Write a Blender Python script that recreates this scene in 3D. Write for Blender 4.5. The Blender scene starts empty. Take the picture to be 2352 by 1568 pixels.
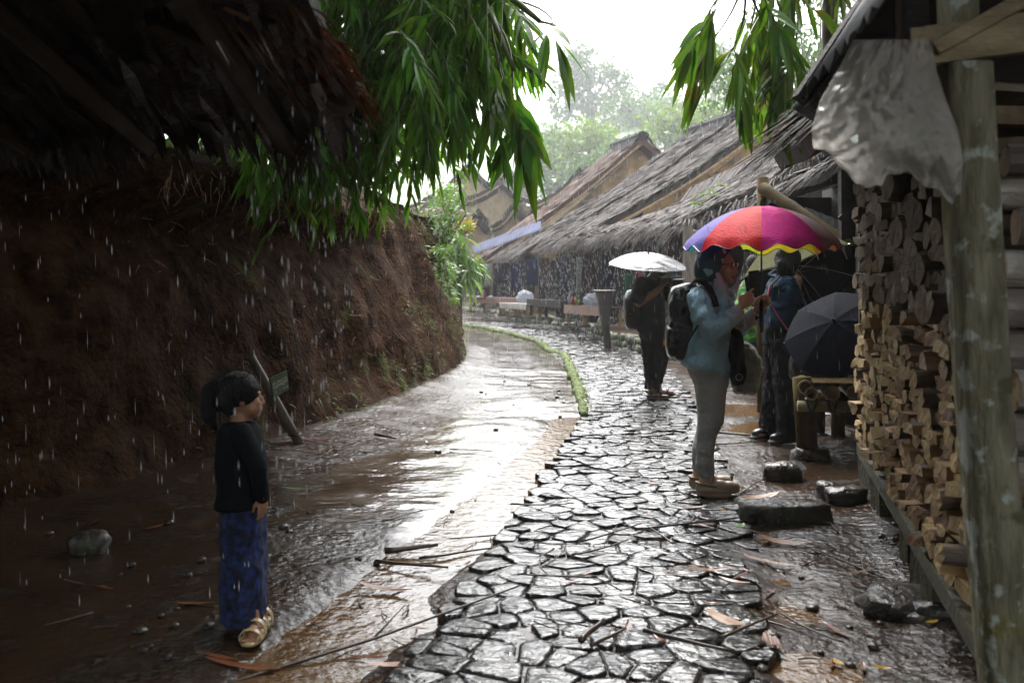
import bpy, math, random
import numpy as np
from mathutils import Vector, noise
random.seed(7); rng = np.random.default_rng(11)
S = bpy.context.scene
COL = S.collection
R = math.radians
# ---------------------------------------------------------------- camera, sky, sun, exposure
F, CX, HV, H = 2286.7, 1176., 645., 1.4
cam = bpy.data.cameras.new("camera"); camo = bpy.data.objects.new("camera", cam); COL.objects.link(camo)
camo.location = (0, 0, H); camo.rotation_euler = (R(90), 0, 0)
cam.lens = 35; cam.sensor_width = 36; cam.shift_y = -0.0591
cam.clip_start = 0.05; cam.clip_end = 1500
cam.dof.use_dof = True; cam.dof.focus_distance = 7.2; cam.dof.aperture_fstop = 3.5
S.camera = camo
w = bpy.data.worlds.new("World"); S.world = w; w.use_nodes = True
wn, wl = w.node_tree.nodes, w.node_tree.links
bg = wn["Background"]; bg.inputs[1].default_value = 0.15
sky = wn.new("ShaderNodeTexSky"); sky.sky_type = 'NISHITA'; sky.sun_disc = False
sky.sun_elevation = R(58); sky.sun_rotation = R(0); sky.dust_density = 4.0; sky.air_density = 1.0
hs = wn.new("ShaderNodeHueSaturation"); hs.inputs['Saturation'].default_value = 0.22
wl.new(sky.outputs[0], hs.inputs['Color']); wl.new(hs.outputs[0], bg.inputs[0])
sl = bpy.data.lights.new("sun", 'SUN'); sl.energy = 0.5; sl.angle = R(30); sl.color = (1, .97, .92)
so = bpy.data.objects.new("sun", sl); COL.objects.link(so); so.rotation_euler = (R(-32), 0, 0); so.location = (0, 30, 40)
S.view_settings.view_transform = 'Standard'; S.view_settings.look = 'None'
S.view_settings.exposure = 2.3; S.view_settings.gamma = 1.0
cy = S.cycles
cy.use_denoising = True
cy.max_bounces = 6; cy.diffuse_bounces = 3; cy.glossy_bounces = 3; cy.transmission_bounces = 4
cy.transparent_max_bounces = 8; cy.volume_bounces = 1; cy.sample_clamp_indirect = 6
cy.caustics_reflective = False; cy.caustics_refractive = False

# ---------------------------------------------------------------- helpers
def P(u, v, Y):            # the point at distance Y seen at (u, v) of a 2352 px wide print of the photo
    return np.array([(u - CX) / F * Y, Y, H - (v - HV) / F * Y])
def G(u, v, z=0.):         # same, on the ground at height z
    Y = F * (H - z) / (v - HV)
    return np.array([(u - CX) / F * Y, Y, z])
def V3(*a): return np.array(a, dtype=float)
def nrm(a):
    a = np.asarray(a, float); n = np.linalg.norm(a); return a / n if n > 1e-9 else a
def fn(x, y, z=0.): return noise.noise(Vector((x, y, z)))
def U(a, b): return random.uniform(a, b)

class MB:
    def __init__(s): s.v = []; s.f = []; s.m = []
    def add(s, vs, fs, mi=0):
        o = len(s.v); s.v.extend([tuple(map(float, p)) for p in vs])
        for f in fs: s.f.append(tuple(i + o for i in f)); s.m.append(mi)
    def box(s, c, size, ax=None, mi=0, jit=0.):
        ax = np.eye(3) if ax is None else np.array([nrm(a) for a in ax]); h = np.array(size) / 2; c = np.asarray(c, float)
        vs = [c + ax[0] * h[0] * i + ax[1] * h[1] * j + ax[2] * h[2] * k + (rng.uniform(-jit, jit, 3) if jit else 0)
              for i in (-1, 1) for j in (-1, 1) for k in (-1, 1)]
        s.add(vs, [(0, 1, 3, 2), (4, 6, 7, 5), (0, 4, 5, 1), (2, 3, 7, 6), (0, 2, 6, 4), (1, 5, 7, 3)], mi)
    def beam(s, a, b, wd, ht, up=(0, 0, 1), mi=0, jit=0.):
        a = np.asarray(a, float); b = np.asarray(b, float); d = nrm(b - a)
        up = np.asarray(up, float)
        if abs(np.dot(d, nrm(up))) > .95: up = V3(0, 1, 0)
        sx = nrm(np.cross(d, up)); u2 = np.cross(sx, d)
        s.box((a + b) / 2, (np.linalg.norm(b - a), wd, ht), (d, sx, u2), mi, jit)
    def rings(s, rs, cap=True, mi=0, capmi=None, closed=True):
        n = len(rs[0]); o = [q for r in rs for q in r]; fs = []
        for i in range(len(rs) - 1):
            for j in range(n if closed else n - 1):
                k = (j + 1) % n; fs.append((i * n + j, i * n + k, (i + 1) * n + k, (i + 1) * n + j))
        s.add(o, fs, mi)
        if cap:
            b = len(s.v) - len(o); cm = mi if capmi is None else capmi
            s.f.append(tuple(b + j for j in range(n))[::-1]); s.m.append(cm)
            s.f.append(tuple(b + (len(rs) - 1) * n + j for j in range(n))); s.m.append(cm)
    def tube(s, pts, rad, n=8, cap=True, mi=0, capmi=None, sq=1., up=(0, 0, 1), rag=0.):
        pts = [np.asarray(p, float) for p in pts]
        if np.isscalar(rad): rad = [rad] * len(pts)
        rs = []; x = None
        for i, p in enumerate(pts):
            d = nrm(pts[min(i + 1, len(pts) - 1)] - pts[max(i - 1, 0)])
            if x is None:
                u = np.asarray(up, float)
                if abs(np.dot(u, d)) > .9: u = V3(0, 1, 0) if abs(d[1]) < .9 else V3(1, 0, 0)
                x = nrm(u - d * np.dot(u, d))
            else: x = nrm(x - d * np.dot(x, d))
            y = np.cross(d, x)
            rs.append([p + rad[i] * (1 + (U(-rag, rag) if rag else 0)) * (x * math.cos(a) + y * math.sin(a) * sq)
                       for a in [2 * math.pi * j / n for j in range(n)]])
        s.rings(rs, cap, mi, capmi)
    def ell(s, c, r, ax=None, n=14, mi=0, e=1., fun=None):
        ax = np.eye(3) if ax is None else np.array([nrm(a) for a in ax]); c = np.asarray(c, float)
        if np.isscalar(r): r = (r, r, r)
        sg = lambda q: math.copysign(abs(q) ** e, q)
        m = max(6, n // 2); rs = []
        for i in range(1, m):
            t = math.pi * i / m; row = []
            for j in range(n):
                a = 2 * math.pi * j / n
                q = np.array([sg(math.sin(t)) * sg(math.cos(a)), sg(math.sin(t)) * sg(math.sin(a)), sg(math.cos(t))])
                k = fun(q) if fun else 1.
                row.append(c + k * (ax[0] * q[0] * r[0] + ax[1] * q[1] * r[1] + ax[2] * q[2] * r[2]))
            rs.append(row)
        b = len(s.v); s.rings(rs, False, mi)
        t0 = c + ax[2] * r[2]; t1 = c - ax[2] * r[2]; k = len(s.v); s.v.append(tuple(t0)); s.v.append(tuple(t1))
        for j in range(n):
            s.f.append((k, b + j, b + (j + 1) % n)[::-1]); s.m.append(mi)
            q = b + (m - 2) * n; s.f.append((k + 1, q + (j + 1) % n, q + j)[::-1]); s.m.append(mi)
    def limb(s, pts, rad, n=12, mi=0):
        if np.isscalar(rad): rad = [rad] * len(pts)
        for i in range(len(pts) - 1): s.tube([pts[i], pts[i + 1]], [rad[i], rad[i + 1]], n, True, mi)
        for p, r in zip(pts, rad): s.ell(p, r * .995, None, n, mi)
    def blade(s, a, d, up, L, W, droop=0., mi=0, seg=4, fold=.15):   # one lanceolate leaf
        a = np.asarray(a, float); d = nrm(d); sd = nrm(np.cross(d, up)); u = np.cross(sd, d)
        prof = ((0, .12), (.18, .8), (.45, 1.), (.75, .62), (1, 0.02)) if seg == 4 else ((0, .2), (.35, 1.), (1, .02))
        vs = []; fs = []
        for t, wv in prof:
            c = a + d * L * t + V3(0, 0, -1) * droop * L * t * t
            vs += [c - sd * W * wv / 2 + u * W * fold * wv, c, c + sd * W * wv / 2 + u * W * fold * wv]
        for i in range(len(prof) - 1):
            q = 3 * i; fs += [(q, q + 1, q + 4, q + 3), (q + 1, q + 2, q + 5, q + 4)]
        s.add(vs, fs, mi)
    def strip(s, pts, wid, sd, mi=0):                                   # a flat ribbon
        vs = []; n = len(pts); sd = nrm(sd)
        if np.isscalar(wid): wid = [wid] * n
        for p, q in zip(pts, wid): vs += [np.asarray(p) - sd * q / 2, np.asarray(p) + sd * q / 2]
        s.add(vs, [(2 * i, 2 * i + 1, 2 * i + 3, 2 * i + 2) for i in range(n - 1)], mi)
    def build(s, name, mats, parent=None, smooth=False, loc=None):
        if not isinstance(mats, (list, tuple)): mats = [mats]
        base = wloc(parent) if parent is not None else (np.zeros(3) if loc is None else np.asarray(loc, float))
        me = bpy.data.meshes.new(name)
        me.from_pydata((np.array(s.v) - base).tolist(), [], s.f)
        for m in mats: me.materials.append(m)
        if len(mats) > 1: me.polygons.foreach_set('material_index', s.m)
        if smooth: me.polygons.foreach_set('use_smooth', [True] * len(s.f))
        me.update()
        o = bpy.data.objects.new(name, me); COL.objects.link(o)
        if parent is not None: o.parent = parent
        else: o.location = base
        return o
def wloc(o):
    p = np.zeros(3)
    while o is not None: p = p + np.array(o.location); o = o.parent
    return p
def thing(name, label, cat, loc=(0, 0, 0), group=None):
    o = bpy.data.objects.new(name, None); COL.objects.link(o); o.location = tuple(map(float, loc)); o.empty_display_size = .1
    return tag(o, label, cat, group)
def tag(o, label=None, cat=None, group=None, kind=None):
    if label: o['label'] = label
    if cat: o['category'] = cat
    if group: o['group'] = group
    if kind: o['kind'] = kind
    return o
def dup(root, loc=None, rot=None, label=None):
    c = root.copy(); COL.objects.link(c)
    if loc is not None: c.location = tuple(map(float, loc))
    if rot is not None: c.rotation_euler = rot
    if label: c['label'] = label
    for ch in root.children:
        d = ch.copy(); COL.objects.link(d); d.parent = c
        for g in ch.children:
            e = g.copy(); COL.objects.link(e); e.parent = d
    return c
def fuse(o, vox, it=4, disp=0., dscale=.08):                            # one continuous surface from overlapping volumes
    m = o.modifiers.new('fuse', 'REMESH'); m.mode = 'VOXEL'; m.voxel_size = vox; m.use_smooth_shade = True
    q = o.modifiers.new('soft', 'SMOOTH'); q.iterations = it; q.factor = .5
    if disp:
        t = bpy.data.textures.new('folds', 'CLOUDS'); t.noise_scale = dscale; t.noise_depth = 2
        d = o.modifiers.new('folds', 'DISPLACE'); d.texture = t; d.strength = disp; d.mid_level = .5; d.texture_coords = 'LOCAL'
        t2 = bpy.data.textures.new('creases', 'MARBLE'); t2.noise_scale = dscale * 1.3; t2.turbulence = 9; t2.noise_depth = 2; t2.marble_type = 'SHARP'
        d2 = o.modifiers.new('creases', 'DISPLACE'); d2.texture = t2; d2.strength = disp * .8; d2.mid_level = .5; d2.texture_coords = 'LOCAL'
    return o

# ---------------------------------------------------------------- materials
def mat(name, c1, c2=None, scale=8., rough=.5, r2=None, bump=0., bscale=None, stretch=(1, 1, 1), coat=0., metal=0.,
        trans=0., island=0., objrand=0., detail=4., ramp=(.35, .65), sheen=0., spec=.5, wave=None, bstretch=None, spots=None, bdist=.02):
    m = bpy.data.materials.new(name); m.use_nodes = True
    n, l = m.node_tree.nodes, m.node_tree.links; b = n['Principled BSDF']; out = n['Material Output']
    b.inputs['Roughness'].default_value = rough; b.inputs['Metallic'].default_value = metal
    b.inputs['Specular IOR Level'].default_value = spec
    b.inputs['Coat Weight'].default_value = coat; b.inputs['Coat Roughness'].default_value = .08
    if sheen: b.inputs['Sheen Weight'].default_value = sheen
    tc = n.new('ShaderNodeTexCoord'); mp = n.new('ShaderNodeMapping'); mp.inputs['Scale'].default_value = stretch
    l.new(tc.outputs['Object'], mp.inputs[0])
    nz = n.new('ShaderNodeTexNoise'); nz.inputs['Scale'].default_value = scale; nz.inputs['Detail'].default_value = detail
    l.new(mp.outputs[0], nz.inputs['Vector'])
    c2 = c2 or tuple(.75 * x for x in c1)
    rp = n.new('ShaderNodeValToRGB'); rp.color_ramp.elements[0].position = ramp[0]; rp.color_ramp.elements[1].position = ramp[1]
    rp.color_ramp.elements[0].color = (*c2, 1); rp.color_ramp.elements[1].color = (*c1, 1)
    l.new(nz.outputs['Fac'], rp.inputs[0]); col = rp.outputs[0]
    if spots:                                                         # a second patchy colour: lichen, moss, mud
        for sc, sca, th in spots:
            sn = n.new('ShaderNodeTexNoise'); sn.inputs['Scale'].default_value = sca; sn.inputs['Detail'].default_value = 5
            l.new(tc.outputs['Object'], sn.inputs['Vector'])
            sr = n.new('ShaderNodeValToRGB'); sr.color_ramp.elements[0].position = th; sr.color_ramp.elements[1].position = th + .06
            l.new(sn.outputs['Fac'], sr.inputs[0])
            mx = n.new('ShaderNodeMixRGB'); l.new(sr.outputs[0], mx.inputs[0]); l.new(col, mx.inputs[1]); mx.inputs[2].default_value = (*sc, 1); col = mx.outputs[0]
    for k, src in ((island, 'isl'), (objrand, 'obj')):
        if k:
            g = n.new('ShaderNodeNewGeometry') if src == 'isl' else n.new('ShaderNodeObjectInfo')
            o_ = g.outputs['Random Per Island'] if src == 'isl' else g.outputs['Random']
            mr = n.new('ShaderNodeMapRange'); mr.inputs[3].default_value = 1 - k; mr.inputs[4].default_value = 1 + k
            l.new(o_, mr.inputs[0]); h = n.new('ShaderNodeHueSaturation'); l.new(mr.outputs[0], h.inputs['Value'])
            mr2 = n.new('ShaderNodeMapRange'); mr2.inputs[3].default_value = .5 - .05 * k; mr2.inputs[4].default_value = .5 + .03 * k
            l.new(o_, mr2.inputs[0]); l.new(mr2.outputs[0], h.inputs['Hue'])
            l.new(col, h.inputs['Color']); col = h.outputs[0]
    l.new(col, b.inputs['Base Color'])
    if r2 is not None:
        mr = n.new('ShaderNodeMapRange'); mr.inputs[1].default_value = .35; mr.inputs[2].default_value = .65
        mr.inputs[3].default_value = rough; mr.inputs[4].default_value = r2
        l.new(nz.outputs['Fac'], mr.inputs[0]); l.new(mr.outputs[0], b.inputs['Roughness'])
    if bump:
        bn = n.new('ShaderNodeTexNoise'); bn.inputs['Scale'].default_value = bscale or scale * 3; bn.inputs['Detail'].default_value = 5
        src = mp.outputs[0]
        if bstretch:
            m2 = n.new('ShaderNodeMapping'); m2.inputs['Scale'].default_value = bstretch; l.new(tc.outputs['Object'], m2.inputs[0]); src = m2.outputs[0]
        l.new(src, bn.inputs['Vector']); bh = bn.outputs['Fac']
        if wave:
            wv = n.new('ShaderNodeTexWave'); wv.inputs['Scale'].default_value = wave[0]; wv.bands_direction = wave[1]; wv.inputs['Distortion'].default_value = wave[2]
            l.new(tc.outputs['Object'], wv.inputs['Vector'])
            ad = n.new('ShaderNodeMath'); ad.operation = 'ADD'; l.new(wv.outputs['Fac'], ad.inputs[0]); l.new(bh, ad.inputs[1]); bh = ad.outputs[0]
        bp = n.new('ShaderNodeBump'); bp.inputs['Strength'].default_value = bump; bp.inputs['Distance'].default_value = bdist
        l.new(bh, bp.inputs['Height']); l.new(bp.outputs[0], b.inputs['Normal']); l.new(bp.outputs[0], b.inputs['Coat Normal'])
    if trans:
        t = n.new('ShaderNodeBsdfTranslucent'); mx = n.new('ShaderNodeMixShader'); mx.inputs[0].default_value = trans
        gm = n.new('ShaderNodeMixRGB'); gm.blend_type = 'MULTIPLY'; gm.inputs[0].default_value = 1; l.new(col, gm.inputs[1]); gm.inputs[2].default_value = (2.0, 1.75, .8, 1) if trans < .6 else (1, 1, 1, 1)
        l.new(gm.outputs[0], t.inputs['Color']); l.new(b.outputs[0], mx.inputs[1]); l.new(t.outputs[0], mx.inputs[2]); l.new(mx.outputs[0], out.inputs['Surface'])
    return m
M = {}
M['mud'] = mat('wet_mud', (.044, .024, .012), (.019, .010, .0055), 3., .34, .08, 1., 20., bdist=.014, coat=.12, spec=.4, detail=3., spots=(((.03, .022, .014), 9., .58),))
M['lane'] = mat('wet_lane', (.20, .13, .08), (.12, .07, .035), 2., .10, .26, .45, 22., stretch=(1, .5, 1), bdist=.02)
M['water'] = mat('muddy_water', (.15, .085, .036), (.10, .054, .022), 1.2, .03, None, .35, 16., bstretch=(1, .8, 1), bdist=.02)
M['stone'] = mat('wet_cobble', (.024, .022, .021), (.009, .009, .009), 6., .06, .19, 1., 17., bstretch=(.8, 1.3, 1), island=.3, spots=(((.04, .026, .014), 3., .64),), bdist=.021, coat=.3, spec=.5, detail=5)
M['rock'] = mat('wet_rock', (.06, .05, .04), (.025, .02, .016), 7., .2, .45, .8, 24., objrand=.3, spots=(((.03, .05, .012), 4., .6),))
M['terr'] = mat('terrace_earth', (.11, .06, .032), (.06, .032, .018), 3., .25, .5, .8, 25.)
M['kerbst'] = mat('mossy_kerb_stone', (.11, .09, .06), (.045, .04, .03), 9., .3, .6, .8, 30., island=.3, spots=(((.05, .08, .015), 3., .5),))
M['moss'] = mat('moss', (.10, .17, .02), (.06, .06, .02), 12., .8, None, 1., 60.)
M['bank'] = mat('red_earth_bank', (.060, .028, .0125), (.017, .0080, .0038), 5., .95, .8, 1., 18., spec=.06, detail=8, spots=(((.06, .055, .018), 1.6, .60),), bdist=.06)
M['root'] = mat('pale_root', (.34, .22, .12), (.15, .085, .045), 20., .7, island=.5)
M['bgrass'] = mat('bank_grass', (.10, .17, .03), (.07, .09, .02), 6., .5, trans=.3, island=.4)
M['leaf'] = mat('bamboo_leaf', (.082, .205, .024), (.036, .105, .012), 9., .38, None, .25, 60., trans=.5, island=.5, stretch=(1, 1, .3), spec=.3)
M['leafy'] = mat('bamboo_leaf_yellowing', (.065, .15, .02), (.17, .14, .015), 5., .32, trans=.36, island=.4, ramp=(.28, .44), spec=.5)
M['leafb'] = mat('bright_leaf', (.11, .24, .03), (.06, .15, .02), 6., .35, trans=.42, island=.4)
M['culm'] = mat('bamboo_culm', (.12, .15, .04), (.07, .08, .025), 6., .35, stretch=(1, 1, .2))
M['bark'] = mat('tree_bark', (.09, .07, .05), (.04, .03, .022), 10., .7, .5, .8, 30.)
M['tree1'] = mat('far_foliage', (.07, .155, .035), (.04, .095, .022), .6, .5, trans=.3, island=.4)
M['tree2'] = mat('far_foliage_light', (.12, .20, .035), (.07, .14, .025), .6, .5, trans=.35, island=.35)
M['thatch'] = mat('wet_thatch', (.072, .055, .044), (.024, .018, .015), 4., .55, .8, .6, 40., island=.6, spec=.25)
M['thatchr'] = mat('brown_thatch', (.15, .082, .055), (.06, .034, .025), 4., .55, .75, .6, 40., island=.5, spec=.3)
M['thatchd'] = mat('dark_palm_thatch', (.030, .016, .009), (.010, .006, .004), 4., .5, .7, .5, 30., island=.5, stretch=(1, 4, 1), spec=.25)
M['strandr'] = mat('orange_palm_strand', (.22, .085, .03), (.10, .03, .012), 14., .25, island=.5)
M['ridge'] = mat('black_palm_ridge', (.03, .028, .03), (.014, .013, .014), 6., .8, None, .6, 40., spec=.2)
M['weave'] = mat('woven_bamboo', (.38, .235, .095), (.20, .12, .048), 3., .6, None, .5, 30., wave=(9., 'DIAGONAL', 1.), spots=(((.14, .09, .045), 1.2, .58),))
M['weavel'] = mat('pale_woven_wall', (.34, .27, .16), (.24, .185, .105), 3., .6, None, .4, 30., wave=(7., 'DIAGONAL', 1.))
M['batten'] = mat('bamboo_batten', (.34, .23, .11), (.18, .12, .06), 5., .5, stretch=(1, 1, 4))
M['darkwood'] = mat('dark_wet_wood', (.028, .019, .014), (.012, .008, .006), 6., .7, None, .6, 30., stretch=(1, 1, 6), spec=.25)
M['greyboard'] = mat('weathered_board', (.22, .19, .15), (.10, .08, .06), 7., .6, None, .7, 30., stretch=(5, 5, .5))
M['redboard'] = mat('reddish_board', (.20, .085, .05), (.10, .045, .03), 5., .35, .5, .4, 30., stretch=(.5, 3, 5))
M['greyb2'] = mat('pale_grey_board', (.30, .28, .24), (.18, .165, .14), 5., .4, None, .4, 30.)
M['postwood'] = mat('old_post_wood', (.16, .11, .07), (.08, .05, .035), 6., .5, None, .6, 30., stretch=(2, 2, .5), spots=(((.08, .09, .03), 3., .58),))
M['lichen'] = mat('lichened_post', (.27, .25, .17), (.12, .11, .07), 14., .85, None, .8, 40., stretch=(1.5, 1.5, .4), spec=.2, spots=(((.15, .14, .045), 3.2, .60), ((.40, .43, .38), 13., .57), ((.42, .45, .40), 5.5, .61), ((.10, .09, .05), 9., .62)))
M['mossleg'] = mat('mossy_leg', (.06, .06, .018), (.03, .025, .012), 7., .6, None, .8, 30., spots=(((.22, .25, .14), 9., .68),))
M['beamw'] = mat('greenish_beam', (.42, .34, .20), (.24, .18, .10), 5., .6, None, .6, 40., stretch=(.6, 3, 3))
M['rust'] = mat('metal_roof_sheet', (.02, .022, .028), (.012, .013, .018), 3., .5, .6, .3, 12., spec=.3)
M['flash'] = mat('wet_flashing', (.34, .37, .42), (.10, .11, .14), 5., .2, .4, .5, 12., metal=.75)
M['bluez'] = mat('blue_corrugated', (.24, .26, .38), (.17, .18, .28), 2., .25, .4, .2, 10.)
M['bark_log'] = mat('log_bark', (.17, .13, .10), (.06, .045, .036), 7., .85, None, 1., 24., objrand=.4, stretch=(.5, 1, 1), spots=(((.22, .19, .17), 5., .62),))
M['bark_grey'] = mat('grey_log_bark', (.30, .26, .23), (.12, .10, .085), 6., .85, None, 1., 22., objrand=.3, stretch=(.4, 1, 1), spots=(((.42, .40, .37), 6., .60),), bdist=.03)
M['cutshade'] = mat('shaded_cut_wood', (.17, .115, .07), (.09, .06, .036), 9., .75, None, .5, 40., objrand=.35)  # darker cut wood, roof shade painted into its colour
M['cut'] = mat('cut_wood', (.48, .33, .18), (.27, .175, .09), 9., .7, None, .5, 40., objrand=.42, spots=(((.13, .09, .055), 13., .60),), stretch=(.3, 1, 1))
M['split'] = mat('split_wood', (.42, .26, .125), (.27, .15, .07), 5., .65, None, .8, 26., objrand=.3, stretch=(.25, 2, 2))
M['bam'] = mat('old_bamboo', (.34, .29, .12), (.18, .14, .05), 6., .4, None, .3, 20., stretch=(.5, 2, 2), spots=(((.12, .15, .03), 4., .55),))
M['bamin'] = mat('bamboo_inside', (.52, .42, .22), (.36, .27, .13), 9., .6)
M['bamdark'] = mat('dark_brown_bamboo', (.075, .052, .02), (.04, .028, .011), 5., .8, None, .3, 20., spec=.1)  # darker brown than the other bamboo
M['rafter'] = mat('dark_rafter', (.045, .026, .012), (.02, .012, .006), 6., .7, spec=.2)  # dark brown, mottled by noise
M['bambr'] = mat('brown_bamboo', (.13, .09, .03), (.065, .045, .017), 5., .8, None, .3, 20., spec=.1)
M['black'] = mat('black_cloth', (.006, .006, .007), (.0035, .0035, .004), 8., .8, None, .6, 12., spec=.15, bdist=.03)
M['blackw'] = mat('black_wet_nylon', (.010, .010, .012), (.006, .006, .007), 6., .25, .4, .8, 9., bdist=.03)
M['rubber'] = mat('black_rubber', (.012, .012, .012), None, 8., .3)
M['jacket'] = mat('blue_raincoat', (.34, .54, .69), (.30, .48, .62), 5., .42, .5, .9, 11., bstretch=(1, 1, .4), spots=(((.20, .34, .47), 14., .66),), bdist=.06)
M['hood'] = mat('blue_hood', (.46, .66, .78), (.41, .60, .72), 5., .42, None, .35, 7., bdist=.02)
M['lining'] = mat('teal_lining', (.02, .09, .11), None, 5., .5)
M['lav'] = mat('lavender_cloth', (.66, .62, .72), (.55, .51, .61), 9., .8, None, .7, 22., bstretch=(1, 1, .4))
M['trous'] = mat('grey_trousers', (.42, .42, .43), (.36, .36, .37), 6., .8, None, .8, 9., bstretch=(.5, .5, 1.7), spots=(((.2, .19, .175), 9., .70),), bdist=.022)
M['skin'] = mat('skin', (.70, .46, .34), (.62, .38, .27), 8., .5, None, .15, 40.)
M['skind'] = mat('tanned_skin', (.32, .155, .085), (.25, .115, .06), 8., .45, None, .15, 40.)
M['skinc'] = mat('child_skin', (.36, .185, .11), (.30, .15, .085), 8., .5)
M['hair'] = mat('black_hair', (.008, .007, .007), (.004, .0035, .0035), 30., .55, None, .7, 60., stretch=(3, 3, .3), spec=.25)
M['shoe'] = mat('beige_rubber_shoe', (.42, .32, .235), (.36, .27, .195), 6., .28)
M['sand'] = mat('gold_sandal', (.44, .32, .16), (.34, .24, .11), 6., .3)
M['bagg'] = mat('grey_rain_cover', (.27, .31, .28), (.20, .23, .21), 6., .45, None, .9, 12., bdist=.03)
M['glass'] = mat('red_sunglasses', (.10, .02, .015), None, 8., .08)
M['lips'] = mat('lips', (.30, .08, .075), None, 8., .4)
M['navy'] = mat('dark_blue_jacket', (.008, .040, .085), (.006, .028, .06), 6., .65, None, .6, 9., spec=.2, bdist=.03)
M['pink'] = mat('pink_strap', (.65, .05, .18), None, 8., .5)
M['green'] = mat('green_poncho', (.09, .36, .05), (.06, .26, .04), 4., .45, trans=.3)
M['yellow'] = mat('yellow_trim', (.62, .45, .03), None, 4., .5)
M['purple'] = mat('purple_cloth', (.05, .03, .16), None, 5., .7)
M['batik'] = mat('blue_batik', (.007, .026, .13), (.0015, .003, .014), 38., .8, None, .6, 9., ramp=(.42, .6), bstretch=(1.2, 1.2, .3), detail=6, bdist=.03)
M['girl'] = mat('black_knit', (.006, .007, .010), None, 8., .9, None, .5, 12., spec=.15)
M['orange'] = mat('orange_pull', (.9, .22, .03), None, 8., .5)
M['steel'] = mat('steel', (.5, .5, .5), None, 8., .3, metal=1.)
M['green_sign'] = mat('green_sign_paint', (.095, .135, .07), (.06, .09, .045), 8., .6, None, .4, 40., spots=(((.04, .06, .035), 14., .64),))
M['white'] = mat('white_paint', (.65, .66, .6), (.5, .5, .45), 20., .7)
M['signpost'] = mat('sign_post', (.17, .13, .105), (.10, .07, .055), 9., .35, .5, .6, 40., stretch=(2, 2, .4), spots=(((.34, .23, .12), 5., .66),))
M['plastic'] = mat('cloudy_plastic_sheet', (.75, .73, .69), (.62, .60, .56), 5., .16, .26, .7, 7., trans=.6, bdist=.04, spec=.7, coat=.5)
for m_, k_ in ((M['plastic'], .5),):
    n_, l_ = m_.node_tree.nodes, m_.node_tree.links; o_ = n_['Material Output']; src_ = o_.inputs['Surface'].links[0].from_socket
    t_ = n_.new('ShaderNodeBsdfTransparent'); x_ = n_.new('ShaderNodeMixShader'); x_.inputs[0].default_value = k_; l_.new(src_, x_.inputs[1]); l_.new(t_.outputs[0], x_.inputs[2]); l_.new(x_.outputs[0], o_.inputs['Surface'])
M['clear'] = mat('clear_plastic', (.55, .57, .62), (.4, .42, .46), 5., .15, None, .8, 9., trans=.6)
for k, c in dict(um_red=(.72, .018, .03), um_pink=(.85, .03, .34), um_mauve=(.42, .17, .21), um_violet=(.13, .10, .42), um_blue=(.05, .18, .42), um_lime=(.40, .48, .02), um_yel=(.55, .42, .02), um_teal=(.02, .17, .20), um_org=(.62, .20, .03)).items():
    M[k] = mat(k, c, tuple(.8 * x for x in c), 14., .55, None, .25, 60., trans=.14 if k in ('um_red', 'um_pink', 'um_violet') else .3, island=0, spec=.08)
    for nd in M[k].node_tree.nodes:
        if nd.type == 'MIX_RGB' and nd.blend_type == 'MULTIPLY': nd.inputs[2].default_value = (1.2, 1.2, 1.2, 1)
M['um_black'] = mat('um_black', (.012, .013, .016), None, 20., .12, .2, .8, 5., bdist=.05, bstretch=(.5, 1.5, 1))
M['um_navy'] = mat('um_navy', (.006, .008, .016), (.004, .005, .010), 20., .85, None, .12, 60., spec=.12)
M['um_navy_lit'] = mat('um_navy_lit', (.10, .115, .14), None, 20., .35, None, .4, 90., trans=.4)  # navy cloth with the light coming through it painted in as grey
M['um_in'] = mat('um_in', (.015, .05, .035), (.01, .015, .014), 4., .5)
M['pol'] = mat('pale_plaster', (.5, .46, .4), None, 4., .7)
M['gold'] = mat('yellow_bloom', (.24, .26, .03), (.22, .15, .03), 8., .5, trans=.3, island=.3)
M['dryleaf'] = mat('dry_leaf', (.24, .085, .035), (.13, .05, .022), 8., .22, objrand=.45, stretch=(.4, 3, 1), bump=.3, bscale=20.)
M['paleleaf'] = mat('pale_sheath', (.34, .20, .12), (.20, .105, .06), 8., .25, objrand=.4, stretch=(.3, 4, 1), bump=.5, bscale=20.)
M['yleaf'] = mat('yellow_leaf', (.50, .36, .02), (.40, .22, .015), 8., .3)
M['gleaf'] = mat('green_leaf', (.10, .26, .03), None, 8., .3)
M['twig'] = mat('twig', (.075, .05, .034), (.035, .024, .017), 9., .3, objrand=.4, stretch=(.5, 2, 2))
M['basket'] = mat('woven_basket', (.05, .033, .02), (.02, .014, .009), 9., .5, None, 1., 40., wave=(14., 'Z', .5))
def water_drop():
    m = bpy.data.materials.new('rain_water'); m.use_nodes = True
    b = m.node_tree.nodes['Principled BSDF']; b.inputs['Base Color'].default_value = (.95, .97, 1, 1); b.inputs['Roughness'].default_value = .05
    b.inputs['Transmission Weight'].default_value = .45; b.inputs['IOR'].default_value = 1.33
    return m
M['rain'] = water_drop()
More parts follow.
